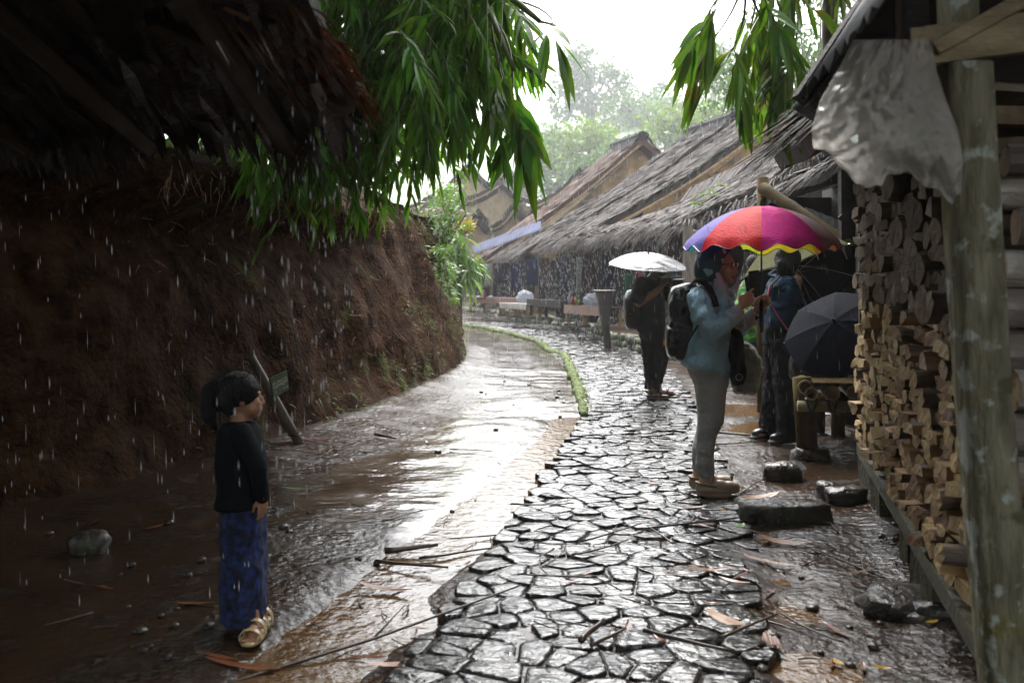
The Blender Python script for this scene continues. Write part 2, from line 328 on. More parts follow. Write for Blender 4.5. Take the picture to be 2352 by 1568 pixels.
# ---------------------------------------------------------------- ground, path, water, bank
def interp(tab, v):
    xs = [t[0] for t in tab]
    return float(np.interp(v, xs, [t[1] for t in tab]))
PL = [G(u, v) for v, u in ((735, 820), (746, 1056), (754, 1113), (763, 1155), (785, 1234), (807, 1263), (836, 1305), (860, 1314), (900, 1330), (950, 1342), (1000, 1305), (1050, 1265), (1150, 1185), (1280, 1085), (1380, 1000), (1480, 915), (1568, 845), (1700, 740), (1900, 600))]
PR = [G(u, v) for v, u in ((729, 960), (737, 1188), (748, 1287), (757, 1335), (781, 1386), (800, 1440), (830, 1500), (860, 1545), (900, 1572), (950, 1600), (1000, 1622), (1050, 1650), (1150, 1690), (1280, 1715), (1380, 1725), (1480, 1735), (1568, 1745), (1700, 1755), (1900, 1770))]
tabL = sorted([(p[1], p[0]) for p in PL]); tabR = sorted([(p[1], p[0]) for p in PR])
xL = lambda y: interp(tabL, y) + (.05 if y < 7 else .0)
xR = lambda y: interp(tabR, y) + .05
BB = [G(-900, 1300), G(-400, 1250), G(0, 1205), G(250, 1150), G(450, 1085), G(600, 1037), G(760, 982), G(880, 938), G(960, 900), G(1030, 868), G(1072, 836), G(1066, 800), V3(-2.3, 25, 0), V3(-5.5, 31, 0), V3(-14, 38, 0)]
def dist_poly(x, y, pts):
    p = np.array([x, y]); a = np.array([q[:2] for q in pts[:-1]]); b = np.array([q[:2] for q in pts[1:]])
    d = b - a; t = np.clip(((p - a) * d).sum(1) / (d * d).sum(1), 0, 1)
    return float(np.sqrt((((a + d * t[:, None]) - p) ** 2).sum(1)).min())
GUT = [G(1330, 960), G(1225, 1075), G(1130, 1160), G(1010, 1255), G(900, 1340), G(800, 1430), G(700, 1520), G(600, 1640), G(480, 1800)]
PUD = [(G(1700, 935), .55, .05), (G(1760, 980), .4, .05), (G(1640, 870), .7, .045), (G(1830, 1400), .16, .035), (G(1880, 1530), .22, .04), (G(1800, 1320), .14, .03), (G(1560, 830), .9, .03), (G(980, 1420), .16, .03), (G(1760, 1230), .12, .03)]
rack = lambda y: 1.8 + .25 * (y - 4.37)
def gh(x, y):
    h = .014 * fn(x * .9, y * .9, 3) + .010 * fn(x * 3.1, y * 3.1, 7) + .006 * fn(x * 9, y * 9, 1) + .004 * fn(x * 23, y * 23, 5)
    if 2 < y < 40:
        l, r = xL(y), xR(y)
        if l < x < r: h = .009 + .25 * h
        if y < 13:
            d = dist_poly(x, y, GUT)
            if d < .6: h -= .075 * math.exp(-(d / .20) ** 2)
            for c, rad, dep in PUD:
                q = ((x - c[0]) ** 2 + ((y - c[1]) * .8) ** 2) / rad ** 2
                if q < 4: h -= dep * math.exp(-q)
            if x > rack(y) - .15: h += min(.06, .2 * (x - rack(y) + .15))
        if x < l:
            d = dist_poly(x, y, BB)
            if d < .9: h += .10 * (1 - d / .9) ** 2
            if y > 5: h += -.008 + .01 * fn(x * 1.2 + 5, y * .5)
    if y > 33: h += (y - 33) * .03
    return h
xs = np.concatenate([-4.2 - np.geomspace(.2, 230, 20)[::-1], np.arange(-4.2, 4.21, .055), 4.2 + np.geomspace(.2, 230, 20)])
ys = np.concatenate([[-25, -10, -3, 0, 1.5], np.arange(2.3, 8, .042), np.arange(8, 16, .085), np.arange(16, 42, .25), np.geomspace(42.5, 330, 24)])
g = MB(); nx, ny = len(xs), len(ys); pv = np.zeros((ny, nx)); mos = np.zeros((ny, nx))
gv = []
for j, y in enumerate(ys):
    for i, x in enumerate(xs):
        gv.append((x, y, gh(x, y) if -6 < x < 8 and 1.5 < y < 42 else max(0, (y - 33) * .03)))
        if 4 < y < 40 and x < xL(y) + .05:
            d = dist_poly(x, y, BB) if y < 33 else 3
            k = np.clip((y - 5.2) / 2.2, 0, 1) * np.clip((d - (.75 if y < 11 else max(.25, .75 - (y - 11) * .12))) / .6, 0, 1); pv[j, i] = k
            if d < .45 and y > 8.2: mos[j, i] = .55 * (1 - d / .45)
        if 3 < y < 9 and abs(x - (rack(y) - .22)) < .13: mos[j, i] = .42
gf = [(j * nx + i, j * nx + i + 1, (j + 1) * nx + i + 1, (j + 1) * nx + i) for j in range(ny - 1) for i in range(nx - 1)]
g.v = gv; g.f = gf; g.m = [0] * len(gf)
# one ground material: mud, a worn wet lane and moss, by the zone attributes
def ground_mat():
    m = M['mud']; n, l = m.node_tree.nodes, m.node_tree.links
    out = n['Material Output']; mudb = n['Principled BSDF']
    def other(src):
        b = n.new('ShaderNodeBsdfPrincipled'); return b
    a = n.new('ShaderNodeAttribute'); a.attribute_name = 'lane'
    tc = n.new('ShaderNodeTexCoord')
    nz = n.new('ShaderNodeTexNoise'); nz.inputs['Scale'].default_value = 2.2; nz.inputs['Detail'].default_value = 6
    mp = n.new('ShaderNodeMapping'); mp.inputs['Scale'].default_value = (1.3, .8, 1); l.new(tc.outputs['Object'], mp.inputs[0]); l.new(mp.outputs[0], nz.inputs['Vector'])
    ad = n.new('ShaderNodeMath'); ad.operation = 'MULTIPLY_ADD'; l.new(nz.outputs['Fac'], ad.inputs[0]); ad.inputs[1].default_value = 1.1; l.new(a.outputs['Fac'], ad.inputs[2])
    rp = n.new('ShaderNodeValToRGB'); rp.color_ramp.elements[0].position = .75; rp.color_ramp.elements[1].position = 1.2; l.new(ad.outputs[0], rp.inputs[0])
    rp.color_ramp.elements[1].position = 1.0
    b2 = n.new('ShaderNodeBsdfPrincipled'); b2.inputs['Coat Weight'].default_value = 1.; b2.inputs['Coat Roughness'].default_value = .06; b2.inputs['Specular IOR Level'].default_value = .7
    r2 = n.new('ShaderNodeValToRGB'); r2.color_ramp.elements[0].position = .38; r2.color_ramp.elements[1].position = .62
    r2.color_ramp.elements[0].color = (.07, .038, .018, 1); r2.color_ramp.elements[1].color = (.13, .088, .055, 1); l.new(nz.outputs['Fac'], r2.inputs[0]); l.new(r2.outputs[0], b2.inputs['Base Color'])
    mr = n.new('ShaderNodeMapRange'); mr.inputs[1].default_value = .4; mr.inputs[2].default_value = .65; mr.inputs[3].default_value = .07; mr.inputs[4].default_value = .26
    l.new(nz.outputs['Fac'], mr.inputs[0]); l.new(mr.outputs[0], b2.inputs['Roughness'])
    n2 = n.new('ShaderNodeTexNoise'); n2.inputs['Scale'].default_value = 15; n2.inputs['Detail'].default_value = 5
    l.new(tc.outputs['Object'], n2.inputs['Vector'])
    bp = n.new('ShaderNodeBump'); bp.inputs['Strength'].default_value = .6; bp.inputs['Distance'].default_value = .010; l.new(n2.outputs['Fac'], bp.inputs['Height']); l.new(bp.outputs[0], b2.inputs['Normal']); l.new(bp.outputs[0], b2.inputs['Coat Normal'])
    mx = n.new('ShaderNodeMixShader'); l.new(rp.outputs[0], mx.inputs[0]); l.new(mudb.outputs[0], mx.inputs[1]); l.new(b2.outputs[0], mx.inputs[2])
    a3 = n.new('ShaderNodeAttribute'); a3.attribute_name = 'moss'
    n3 = n.new('ShaderNodeTexNoise'); n3.inputs['Scale'].default_value = 9; n3.inputs['Detail'].default_value = 6; l.new(tc.outputs['Object'], n3.inputs['Vector'])
    ml = n.new('ShaderNodeMath'); ml.operation = 'MULTIPLY'; l.new(a3.outputs['Fac'], ml.inputs[0]); l.new(n3.outputs['Fac'], ml.inputs[1])
    r3 = n.new('ShaderNodeValToRGB'); r3.color_ramp.elements[0].position = .24; r3.color_ramp.elements[1].position = .42; l.new(ml.outputs[0], r3.inputs[0])
    b3 = n.new('ShaderNodeBsdfPrincipled'); b3.inputs['Base Color'].default_value = (.035, .055, .010, 1); b3.inputs['Roughness'].default_value = .8
    n4 = n.new('ShaderNodeBump'); n4.inputs['Strength'].default_value = 1; n4.inputs['Distance'].default_value = .02; n5 = n.new('ShaderNodeTexNoise'); n5.inputs['Scale'].default_value = 70; l.new(tc.outputs['Object'], n5.inputs['Vector'])
    l.new(n5.outputs['Fac'], n4.inputs['Height']); l.new(n4.outputs[0], b3.inputs['Normal'])
    m3 = n.new('ShaderNodeMixShader'); l.new(r3.outputs[0], m3.inputs[0]); l.new(mx.outputs[0], m3.inputs[1]); l.new(b3.outputs[0], m3.inputs[2])
    l.new(m3.outputs[0], out.inputs['Surface'])
ground_mat()
go = g.build('ground', M['mud'], smooth=True); tag(go, kind='structure')
for nm, arr in (('lane', pv), ('moss', mos)):
    at = go.data.attributes.new(nm, 'FLOAT', 'POINT'); at.data.foreach_set('value', arr.ravel().astype(np.float32))
wm = MB(); wx = np.arange(-3.2, 3.3, .25); wy = np.arange(2.3, 15, .25)
wm.v = [(x, y, -.026) for y in wy for x in wx]; k = len(wx)
wm.f = [(j * k + i, j * k + i + 1, (j + 1) * k + i + 1, (j + 1) * k + i) for j in range(len(wy) - 1) for i in range(k - 1)]; wm.m = [0] * len(wm.f)
tag(wm.build('water', M['water'], smooth=True), kind='structure')

# cobbles: cells of a jittered lattice, each a worn slab with a broken top
def clip(poly, a, b):          # keep the side of the bisector nearer a
    mid = (a + b) / 2; d = b - a; out = []
    for i in range(len(poly)):
        p, q = poly[i], poly[(i + 1) % len(poly)]; sp, sq = np.dot(p - mid, d), np.dot(q - mid, d)
        if sp <= 0: out.append(p)
        if sp * sq < 0: out.append(p + (q - p) * sp / (sp - sq))
    return out
st = MB(); seeds = []
y = 2.3; row = 0
while y < 37:
    l, r = xL(y), xR(y); sz = .18 if y < 10 else (.25 if y < 16 else .34)
    n = max(3, round((r - l) / sz))
    for i in range(-1, n + 1): seeds.append((np.array([l + (r - l) * (i + .5 + (.25 if row % 2 else -.25) + U(-.42, .42)) / n, y + U(-.45, .45) * sz]), sz, 0 <= i < n))
    y += sz * .86; row += 1
sp = np.array([s[0] for s in seeds])
for i, (c, sz, inside) in enumerate(seeds):
    if not inside: continue
    d = np.hypot(*(sp - c).T); nb = np.argsort(d)[1:16]
    poly = [c + np.array(q) * sz * 1.15 for q in ((-1, -1), (1, -1), (1, 1), (-1, 1))]
    for j in nb:
        if d[j] < 3 * sz: poly = clip(poly, c, sp[j])
    if len(poly) < 3: continue
    poly = np.array(poly); cc = poly.mean(0); gap = .002 + .006 * random.random()
    rad = np.hypot(*(poly - cc).T); poly = cc + (poly - cc) * np.clip(1 - gap / np.maximum(rad, .02), .3, 1)[:, None]
    for _ in range(1):
        poly = np.array([q for k in range(len(poly)) for q in (poly[k] * .87 + poly[(k + 1) % len(poly)] * .13, poly[k] * .13 + poly[(k + 1) % len(poly)] * .87)])
    if c[1] < 9:
        poly = np.array([q for k in range(len(poly)) for q in (poly[k], (poly[k] + poly[(k + 1) % len(poly)]) / 2)])
        poly = np.array([q + .010 * np.array([fn(q[0] * 14, q[1] * 14, 2), fn(q[0] * 14, q[1] * 14, 9)]) for q in poly])
    poly = np.array([[min(max(q[0], xL(q[1]) + .05 * fn(q[1] * 2.2, 3) + .02 * fn(q[1] * 9, 5)), xR(q[1]) + .06 * fn(q[1] * 2.2, 8) + .02 * fn(q[1] * 9, 2)), q[1]] for q in poly])
    if np.ptp(poly[:, 0]) < .04: continue
    top = U(.011, .024) * (1 if c[1] < 12 else 1.2); tl = np.array([U(-.07, .07), U(-.08, .07)])
    def zt(p, k): return top * k + np.dot(p - cc, tl) + (.004 * fn(p[0] * 7, p[1] * 7, i * .37) + .004 * fn(p[0] * 21, p[1] * 21, i)) * min(1, k)
    ks = ((1.0, None), (.996, .6), (.972, .95), (.74, 1.0), (.47, 1.02), (.2, 1.02)) if c[1] < 10 else ((1., None), (.95, .8), (.7, 1.))
    rs = []
    for s_, k_ in ks:
        rs.append([np.array([*(cc + (q - cc) * s_), -.055 if k_ is None else zt(cc + (q - cc) * s_, k_)]) for q in poly])
    st.rings(rs, True, 0)
tag(st.build('stone_path', M['stone'], smooth=True), kind='structure')

# mossy edge stones along the left of the path, built as one kerb
kb = MB(); pts = [G(u, v) for u, v in ((1020, 741), (1056, 746), (1113, 754), (1155, 763), (1234, 785), (1262, 807), (1296, 816), (1305, 836), (1314, 860), (1328, 895), (1343, 955))]
cum = [0]
for a, b in zip(pts, pts[1:]): cum.append(cum[-1] + np.linalg.norm(b - a))
t = 0.
ky = MB()
kpt = []; krd = []
while t < cum[-1]:
    p = np.array([np.interp(t, cum, [q[c] for q in pts]) for c in (0, 1, 2)]); q = np.array([np.interp(t + .1, cum, [q[c] for q in pts]) for c in (0, 1, 2)])
    d = nrm(q - p); sd = V3(d[1], -d[0], 0); notch = max(0, fn(t * 1.9, 4.)) ** .5
    kpt.append(p + sd * .03 * fn(t * 3, 8) + V3(0, 0, .005)); krd.append((.055 + .03 * fn(t * 4, 2) - .035 * notch) * (1.25 if p[1] > 12 else .9))
    for _ in range(3):
        c = p + sd * U(-.1, .03); c[2] = U(.01, .07)
        for _ in range(3): ky.blade(c, V3(U(-1, 1), U(-1, 1), U(.3, 1.3)), V3(0, .3, 1), U(.02, .05), .012, .3, 0, 2)
    t += .07
kb.tube(kpt, krd, 11, True, rag=.22)
ko = tag(kb.build('kerb', M['moss'], smooth=True), kind='structure')
tag(ky.build('kerb_grass', M['bgrass']), 'short bright green moss and grass along the curved kerb', 'moss', kind='stuff')

# stall terrace behind a low stone edge
TE = [G(u, v) for u, v in ((700, 717), (960, 719), (1060, 721), (1151, 732), (1188, 738), (1287, 749), (1335, 758), (1386, 782), (1408, 795), (1440, 798))] + [V3(2.6, 18.6, 0), V3(3.6, 16.0, 0), V3(6.5, 14.5, 0)]
tb = MB(); zt_ = .30
inner = [V3(p[0] + 16, p[1] + 16, 0) for p in TE]
N = len(TE)
up = [V3(p[0], p[1], zt_ + .03 * fn(p[0], p[1])) for p in TE]; lo = [V3(p[0], p[1], -.1) for p in TE]; inn = [V3(p[0], p[1], zt_) for p in inner]
tb.add(lo + up + inn, [(i, i + 1, N + i + 1, N + i) for i in range(N - 1)] + [(N + i, N + i + 1, 2 * N + i + 1, 2 * N + i) for i in range(N - 1)])
tag(tb.build('terrace', M['terr']), kind='structure')
ts = MB()
for a, b in zip(TE[1:-1], TE[2:]):
    L = np.linalg.norm(b - a); n = max(1, int(L / .24)); d = nrm(b - a); sd = V3(d[1], -d[0], 0)
    for lay in range(2):
        for i in range(n):
            p = a + d * L * (i + U(.2, .8)) / n; ph = U(0, 50); r = U(.09, .16)
            ts.ell(p + V3(0, 0, .05 + .15 * lay) - sd * U(-.03, .05), (r * 1.25, r * .8, r * .8), (d, sd, (0, 0, 1)), 9, 0, .75, lambda q_: 1 + .3 * fn(q_[0] * 1.6 + ph, q_[1] * 1.6, q_[2] * 1.6))
tag(ts.build('terrace_edge', M['kerbst'], smooth=True), kind='structure')

# the cut earth bank: a long undercut face with a root-bound lip
def resample(pts, step):
    c = [0]
    for a, b in zip(pts, pts[1:]): c.append(c[-1] + np.linalg.norm(b - a))
    tt = np.arange(0, c[-1], step); return np.array([[np.interp(t, c, [p[k] for p in pts]) for k in range(3)] for t in tt])
bc = resample(BB, .11)
for _ in range(14): bc[1:-1] = (bc[:-2] + bc[1:-1] * 2 + bc[2:]) / 4
PROF = [(-.15, -.1), (0, .0), (.04, .08), (.09, .2), (.14, .35), (.18, .5), (.21, .65), (.24, .8), (.27, .95), (.31, 1.1), (.36, 1.25), (.42, 1.4), (.49, 1.52), (.57, 1.64), (.63, 1.74), (.66, 1.84), (.60, 1.93), (.42, 2.0), (.22, 2.06), (.12, 2.12), (.10, 2.2), (.14, 2.28), (.24, 2.36), (.42, 2.43), (.65, 2.5), (1.0, 2.56), (1.4, 2.64), (2.0, 2.8), (3.2, 3.1), (5, 3.6), (9, 4.4), (18, 6)]
pf = []
for a, b in zip(PROF[:26], PROF[1:27]): pf += [(a[0] + (b[0] - a[0]) * k / 3, a[1] + (b[1] - a[1]) * k / 3) for k in range(3)]
pf += PROF[26:]
bk = MB(); nn = len(bc); npf = len(pf)
nor = np.zeros((nn, 2))
for i in range(nn):
    d = bc[min(i + 3, nn - 1)] - bc[max(i - 3, 0)]; d /= np.linalg.norm(d); nor[i] = (-d[1], d[0])
lipk = np.array([np.clip((4.6 - abs(bc[i][1] - 8.8)) / 2, .0, 1) for i in range(nn)])
for i in range(nn):
    b = bc[i]; near = np.clip((b[1] - 14) / 3, 0, 1)
    for q, z in pf:
        kz = 1.0 if z < 2.6 else 0.3
        straight = .02 + .28 * z if z < 2.5 else q
        qq = q * lipk[i] + straight * (1 - lipk[i]) if z < 2.6 else max(q, .8)
        x = b[0] + nor[i][0] * qq; y_ = b[1] + nor[i][1] * qq
        dn = (.20 * fn(x * .8 + 3, y_ * .8, z * .8) + .11 * fn(x * 2.3, y_ * 2.3, z * 1.6) + .05 * abs(fn(x * 5, y_ * 5, z * 3.2)) + .025 * fn(x * 12, y_ * 12, z * 9) + .07 * fn(x * 3.6, y_ * 3.6, z * .7 + 9) + .035 * abs(fn(x * 9, y_ * 9, z * 1.1 + 4))) * kz * min(1, .25 + z * 2)
        zz = z * (1 + .06 * fn(x * .5, y_ * .5, 4)) if z < 2.6 else z + .3 * fn(x * .6, y_ * .6)
        bk.v.append((x + nor[i][0] * dn, y_ + nor[i][1] * dn, zz))
bk.f = [(i * npf + j, i * npf + j + 1, (i + 1) * npf + j + 1, (i + 1) * npf + j) for i in range(nn - 1) for j in range(npf - 1)]; bk.m = [0] * len(bk.f)
bko = tag(bk.build('earth_bank', M['bank'], smooth=True), kind='structure')
BV = np.array(bk.v).reshape(nn, npf, 3)
# roots and dead grass hanging from the lip, and small roots over the face
rt = MB()
for _ in range(2400):
    i = random.randrange(30, nn - 40); hang = random.random() < .55
    j = random.randrange(56, 70) if hang else random.randrange(6, 60)
    p = BV[i, j] - V3(nor[i][0], nor[i][1], 0) * .015; L = U(.06, .32) if hang else U(.04, .16)
    pts = [p]; d = V3(U(-.3, .3), U(-.3, .3), -1) if hang else V3(U(-1, 1), U(-1, 1), U(-1, .4))
    for k in range(4): d = nrm(d + rng.uniform(-.5, .5, 3) + V3(0, 0, -.15)); pts.append(pts[-1] + d * L / 4)
    rt.tube(pts, [.006, .005, .004, .003, .0015] if bc[i][1] > 5 else [.003, .002, .002, .002, .001], 3, False)
tag(rt.build('hanging_roots', M['root']), 'thin pale roots hanging from the lip and face of the earth bank', 'roots', kind='stuff')
gt = MB()
for _ in range(4200):
    i = random.randrange(35, nn - 25); y_ = bc[i][1]
    if y_ > 12.5 and random.random() < .8: j = random.randrange(8, 75)
    elif random.random() < .45 and y_ > 8: j = random.randrange(1, 14)
    else: j = random.randrange(70, npf - 3)
    if fn(BV[i, j][0] * 1.2, BV[i, j][1] * 1.2, BV[i, j][2] * 1.2) < .02: continue
    p = BV[i, j]; out = -V3(nor[i][0], nor[i][1], 0)
    for _ in range(3): gt.blade(p + rng.uniform(-.03, .03, 3), out * U(.2, 1) + rng.uniform(-.6, .6, 3) + V3(0, 0, U(.1, .9)), V3(0, 0, 1), U(.06, .17), .016, .5, 0, 2)
tag(gt.build('bank_grass', M['bgrass']), 'tufts of short grass and moss growing on the earth bank', 'grass', kind='stuff')
# wooded rise far behind the village
def hill_z(x, y): return (4 + 40 * (1 - math.exp(-max(0, y - 110) / 90))) * (1 + .25 * fn(x * .008, y * .008)) * min(1, max(0, (y - 70) / 50)) if y > 70 else -1
hl = MB(); hx = np.linspace(-215, 215, 60); hy = np.linspace(64, 322, 40)
hl.v = [(x, y, hill_z(x, y) - .5 + fn(x * .05, y * .05)) for y in hy for x in hx]; k = len(hx)
hl.f = [(j * k + i, j * k + i + 1, (j + 1) * k + i + 1, (j + 1) * k + i) for j in range(len(hy) - 1) for i in range(k - 1)]; hl.m = [0] * len(hl.f)
tag(hl.build('hill', M['tree1'], smooth=True), kind='structure')
# rain-filled air
hz = MB(); hz.box((0, 150, 40), (480, 370, 86))
hzo = hz.build('haze', bpy.data.materials.new('haze_air')); tag(hzo, 'pale rain haze filling the air of the valley', 'haze', kind='stuff')
hm = hzo.data.materials[0]; hm.use_nodes = True; hn = hm.node_tree.nodes; hn.clear()
ho = hn.new('ShaderNodeOutputMaterial'); pvn = hn.new('ShaderNodeVolumePrincipled'); pvn.inputs['Color'].default_value = (.96, .98, 1, 1)
pvn.inputs['Density'].default_value = .0011; pvn.inputs['Anisotropy'].default_value = .25
hm.node_tree.links.new(pvn.outputs[0], ho.inputs['Volume'])
# ---------------------------------------------------------------- houses
DV = nrm(V3(-.26, .965, 0))
def slope(mb, sm, E0, E1, A0, A1, n, thick=.22, L=(.5, .9), wd=.035, sag=.25, hang=.25, out=None):
    """a thatched slope from the eave E0-E1 to the ridge A0-A1, with loose strands lying on it"""
    nu, nv = 14, 12; nn_ = nrm(np.cross(E1 - E0, A0 - E0)); nn_ = nn_ if nn_[2] > 0 else -nn_
    def pt(u, v, off=0):
        e = E0 + (E1 - E0) * u; a = A0 + (A1 - A0) * u
        return e + (a - e) * v - V3(0, 0, 1) * sag * math.sin(math.pi * v) + nn_ * (off + .06 * fn((e + (a - e) * v)[0] * .9, (e + (a - e) * v)[1] * .9, 3))
    top = [[pt(i / nu, j / nv, 0) for i in range(nu + 1)] for j in range(nv + 1)]; bot = [[pt(i / nu, j / nv, -thick) for i in range(nu + 1)] for j in range(nv + 1)]
    m = nu + 1; vs = [q for r_ in top for q in r_] + [q for r_ in bot for q in r_]; o = m * (nv + 1); fs = []
    for j in range(nv):
        for i in range(nu):
            a = j * m + i; fs += [(a, a + 1, a + m + 1, a + m), (o + a, o + a + m, o + a + m + 1, o + a + 1)]
    for i in range(nu): fs += [(i, o + i, o + i + 1, i + 1), (nv * m + i, nv * m + i + 1, o + nv * m + i + 1, o + nv * m + i)]
    for j in range(nv): fs += [(j * m, (j + 1) * m, o + (j + 1) * m, o + j * m), (j * m + nu, o + j * m + nu, o + (j + 1) * m + nu, (j + 1) * m + nu)]
    mb.add(vs, fs)
    dn = nrm(E0 - A0)
    for k in range(n):
        u, v = random.random(), random.random() ** .9; edge = random.random()
        if edge < .22: v = U(0, .05)
        elif edge < .34: u = U(-.005, .015)
        a = pt(u, v, U(.01, .07)); d = nrm(dn + nrm(E1 - E0) * U(-.25, .25) + nn_ * U(-.02, .12)); ln = U(*L) * (1.1 if v < .06 else 1)
        pts = [a - d * ln * .4, a + d * ln * .15, a + d * ln * .6 + V3(0, 0, -1) * (hang * U(.1, 1) if v < .08 or u < .02 else .02)]
        sm.strip(pts, [wd * U(.6, 1.3), wd, wd * .2], np.cross(d, nn_) + nn_ * U(-.5, .5))
def house(name, label, group, ev, ap, ln, floor, rmat, wmat, ns, wall_in=.5, batt=True, sag=.3, wd=.035, cat='house', back=None, front=True, cap=True, a1=None, e1=None):
    E0, A0 = P(*ev), P(*ap); D = DV * ln if back is None else nrm(np.asarray(back, float)) * ln
    E1, A1 = E0 + D if e1 is None else P(*e1), A0 + D if a1 is None else P(*a1)
    R0 = A0 + (A0 - E0) * V3(.8, .8, -.8); R1 = R0 + (A1 - A0)
    rt_ = thing(name, label, cat, (*(E0 + E1)[:2] / 2, floor), group)
    rb, sb = MB(), MB(); slope(rb, sb, E0, E1, A0, A1, ns, sag=sag, wd=wd)
    slope(rb, sb, R0, R1, A0, A1, max(60, ns // 8), sag=sag, wd=wd)
    ro = rb.build('roof', rmat, rt_, smooth=False); sb.build('loose_thatch', rmat, ro)
    rr = MB(); nrd = 10; RC = .20 if cap else .05; hd = nrm(V3((A0 - E0)[0], (A0 - E0)[1], 0))
    rr.tube([A0 + (A1 - A0) * i / nrd + V3(0, 0, .06 + .03 * fn(i, ev[0])) for i in range(nrd + 1)], [RC * (1 + .15 * fn(i * 1.7, 5)) for i in range(nrd + 1)], 10, True, sq=1.3)
    for _ in range(160 if cap else 260):
        c = A0 + (A1 - A0) * random.random(); sg = random.choice((-1, 1)); d = nrm(hd * sg * .8 + V3(0, 0, -.75))
        rr.strip([c + V3(0, 0, .3), c + d * .5 + V3(0, 0, .22), c + d * U(.7, 1.0) + V3(0, 0, .12)], [.06, .07, .02], D)
    rr.build('ridge_cap', M['ridge'] if cap else rmat, ro)
    # gable wall, set in behind the verge
    gi = nrm(D) * wall_in; k = .90
    mid = (E0 + R0) / 2; e_, a_, r_ = E0 + (mid - E0) * .10 + gi, A0 + gi - V3(0, 0, .38), R0 + (mid - R0) * .10 + gi
    b0, b1 = V3(e_[0], e_[1], floor), V3(r_[0], r_[1], floor)
    top0 = e_ + V3(0, 0, -.25); top1 = r_ + V3(0, 0, -.25); th = nrm(D) * .06
    sagp = lambda a, b, t: a + (b - a) * t - V3(0, 0, (sag + .05) * math.sin(math.pi * t))
    fx_ = nrm(V3((A0 - E0)[0], (A0 - E0)[1], 0)); f_in = b0 + fx_ * 1.9; poly = ([b0] if not front else [V3(b0[0], b0[1], e_[2] - .36)]) + [sagp(top0, a_, t) for t in (0, .2, .4, .6, .8, 1)] + [sagp(top1, a_, t) for t in (.8, .6, .4, .2, 0)] + ([b1] if not front else [V3(b1[0], b1[1], e_[2] - .36)])
    wb = MB(); n = len(poly); wb.add(poly + [q + th for q in poly], [tuple(range(n)), tuple(range(n, 2 * n))[::-1]] + [(i, (i + 1) % n, n + (i + 1) % n, n + i)[::-1] for i in range(n)])
    wl_ = wb.build('gable_wall', wmat, rt_)
    if batt:
        bt = MB(); dirx = nrm(b1 - b0); W_ = np.linalg.norm(b1 - b0); hh = A0[2] - E0[2]; out = -nrm(D) * .035
        for z in (.12, .36, .60, .80):
            x0, x1 = z * W_ / 2 * 1.02 + .25, W_ - z * W_ / 2 * 1.02 - .25; zz = E0[2] - .3 + z * (a_[2] - E0[2] + .3) - (sag + .05) * math.sin(math.pi * z) * .9
            bt.beam(b0 * V3(1, 1, 0) + dirx * x0 + V3(0, 0, zz) + out, b0 * V3(1, 1, 0) + dirx * x1 + V3(0, 0, zz) + out, .05, .07)
        for f_ in (.16, .28, .40, .5, .62):
            x = f_ * W_; zt2 = E0[2] - .3 + (1 - abs(f_ - .5) * 2) * (a_[2] - E0[2]) - sag * math.sin(math.pi * min(1, 2 * f_)) - .1
            bt.beam((b0 if not front else V3(b0[0], b0[1], e_[2] - .3)) + dirx * x + out * 1.4, b0 * V3(1, 1, 0) + dirx * x + V3(0, 0, zt2) + out * 1.4, .05, .05)
        bt.build('wall_battens', M['batten'], wl_)
    if front:
        fx = nrm(V3((A0 - E0)[0], (A0 - E0)[1], 0)); f0, f1 = E0 + fx * 2.1 + gi, E1 + fx * 2.1
        fh = E0[2] + (1.0 if a1 is None else .15); fb = MB(); fb.beam(V3(f0[0], f0[1], (floor + fh) / 2), V3(f1[0], f1[1], (floor + fh) / 2), .06, fh - floor)
        fb.build('stall_wall', M['darkwood'], rt_)
        sw = MB(); g0 = E1 + fx * .35; g1 = E1 + fx * 2.1; hz2 = E1[2] - .05 - floor; sw.beam(V3(g0[0], g0[1], floor + hz2 / 2), V3(g1[0], g1[1], floor + hz2 / 2), .06, hz2); sw.build('side_wall', M['darkwood'], rt_); sw = MB()
        lw0 = E0 + fx * 2.1 + gi * 1.1; lw1 = E0 + fx * 7 + gi * 1.1; sw.beam(V3(lw0[0], lw0[1], floor + hz2 / 2), V3(lw1[0], lw1[1], floor + hz2 / 2), .06, hz2); sw.build('side_wall', M['darkwood'], rt_)
        npst = max(2, round(ln / 2.6))
        for i in range(npst):
            q = E0 + D * (i + .35) / npst + fx * .5; pb = MB(); pb.tube([V3(q[0], q[1], floor), V3(q[0], q[1], E0[2] + .15)], .065, 8)
            sbm = MB(); ph = U(0, 9); sbm.ell(V3(q[0], q[1], floor + .06), (.24, .22, .15), None, 10, 0, .8, lambda s_: 1 + .15 * fn(s_[0] * 2 + ph, s_[1] * 2))
            po = pb.build('post', M['postwood'], rt_, True); sbm.build('base_stone', M['kerbst'], po, True)
    # bamboo rail along the verge
    vb = MB(); vb.tube([sagp(E0, A0, t) - nrm(D) * .05 - V3(0, 0, .16) for t in np.linspace(.02, .97, 9)], .045, 6)
    vb.build('verge_pole', M['batten'], ro)
    return rt_, E0, E1, A0
hg = 'thatched stall houses along the right of the path'
h4 = house('stall_house', 'far stall house with red brown thatch and tall ridge, behind the blue corrugated sheet', hg, (1108, 598, 39), (1478, 316, 40.5), 3.2, .3, M['thatchr'], M['weave'], 3200, sag=.22, wd=.05)
h3 = house('stall_house', 'stall house with long grey thatch slope and black peak right of the brown one', hg, (1212, 575, 33), (1690, 272, 34.2), 3.7, .3, M['thatch'], M['weave'], 3800, sag=.25, wd=.045)
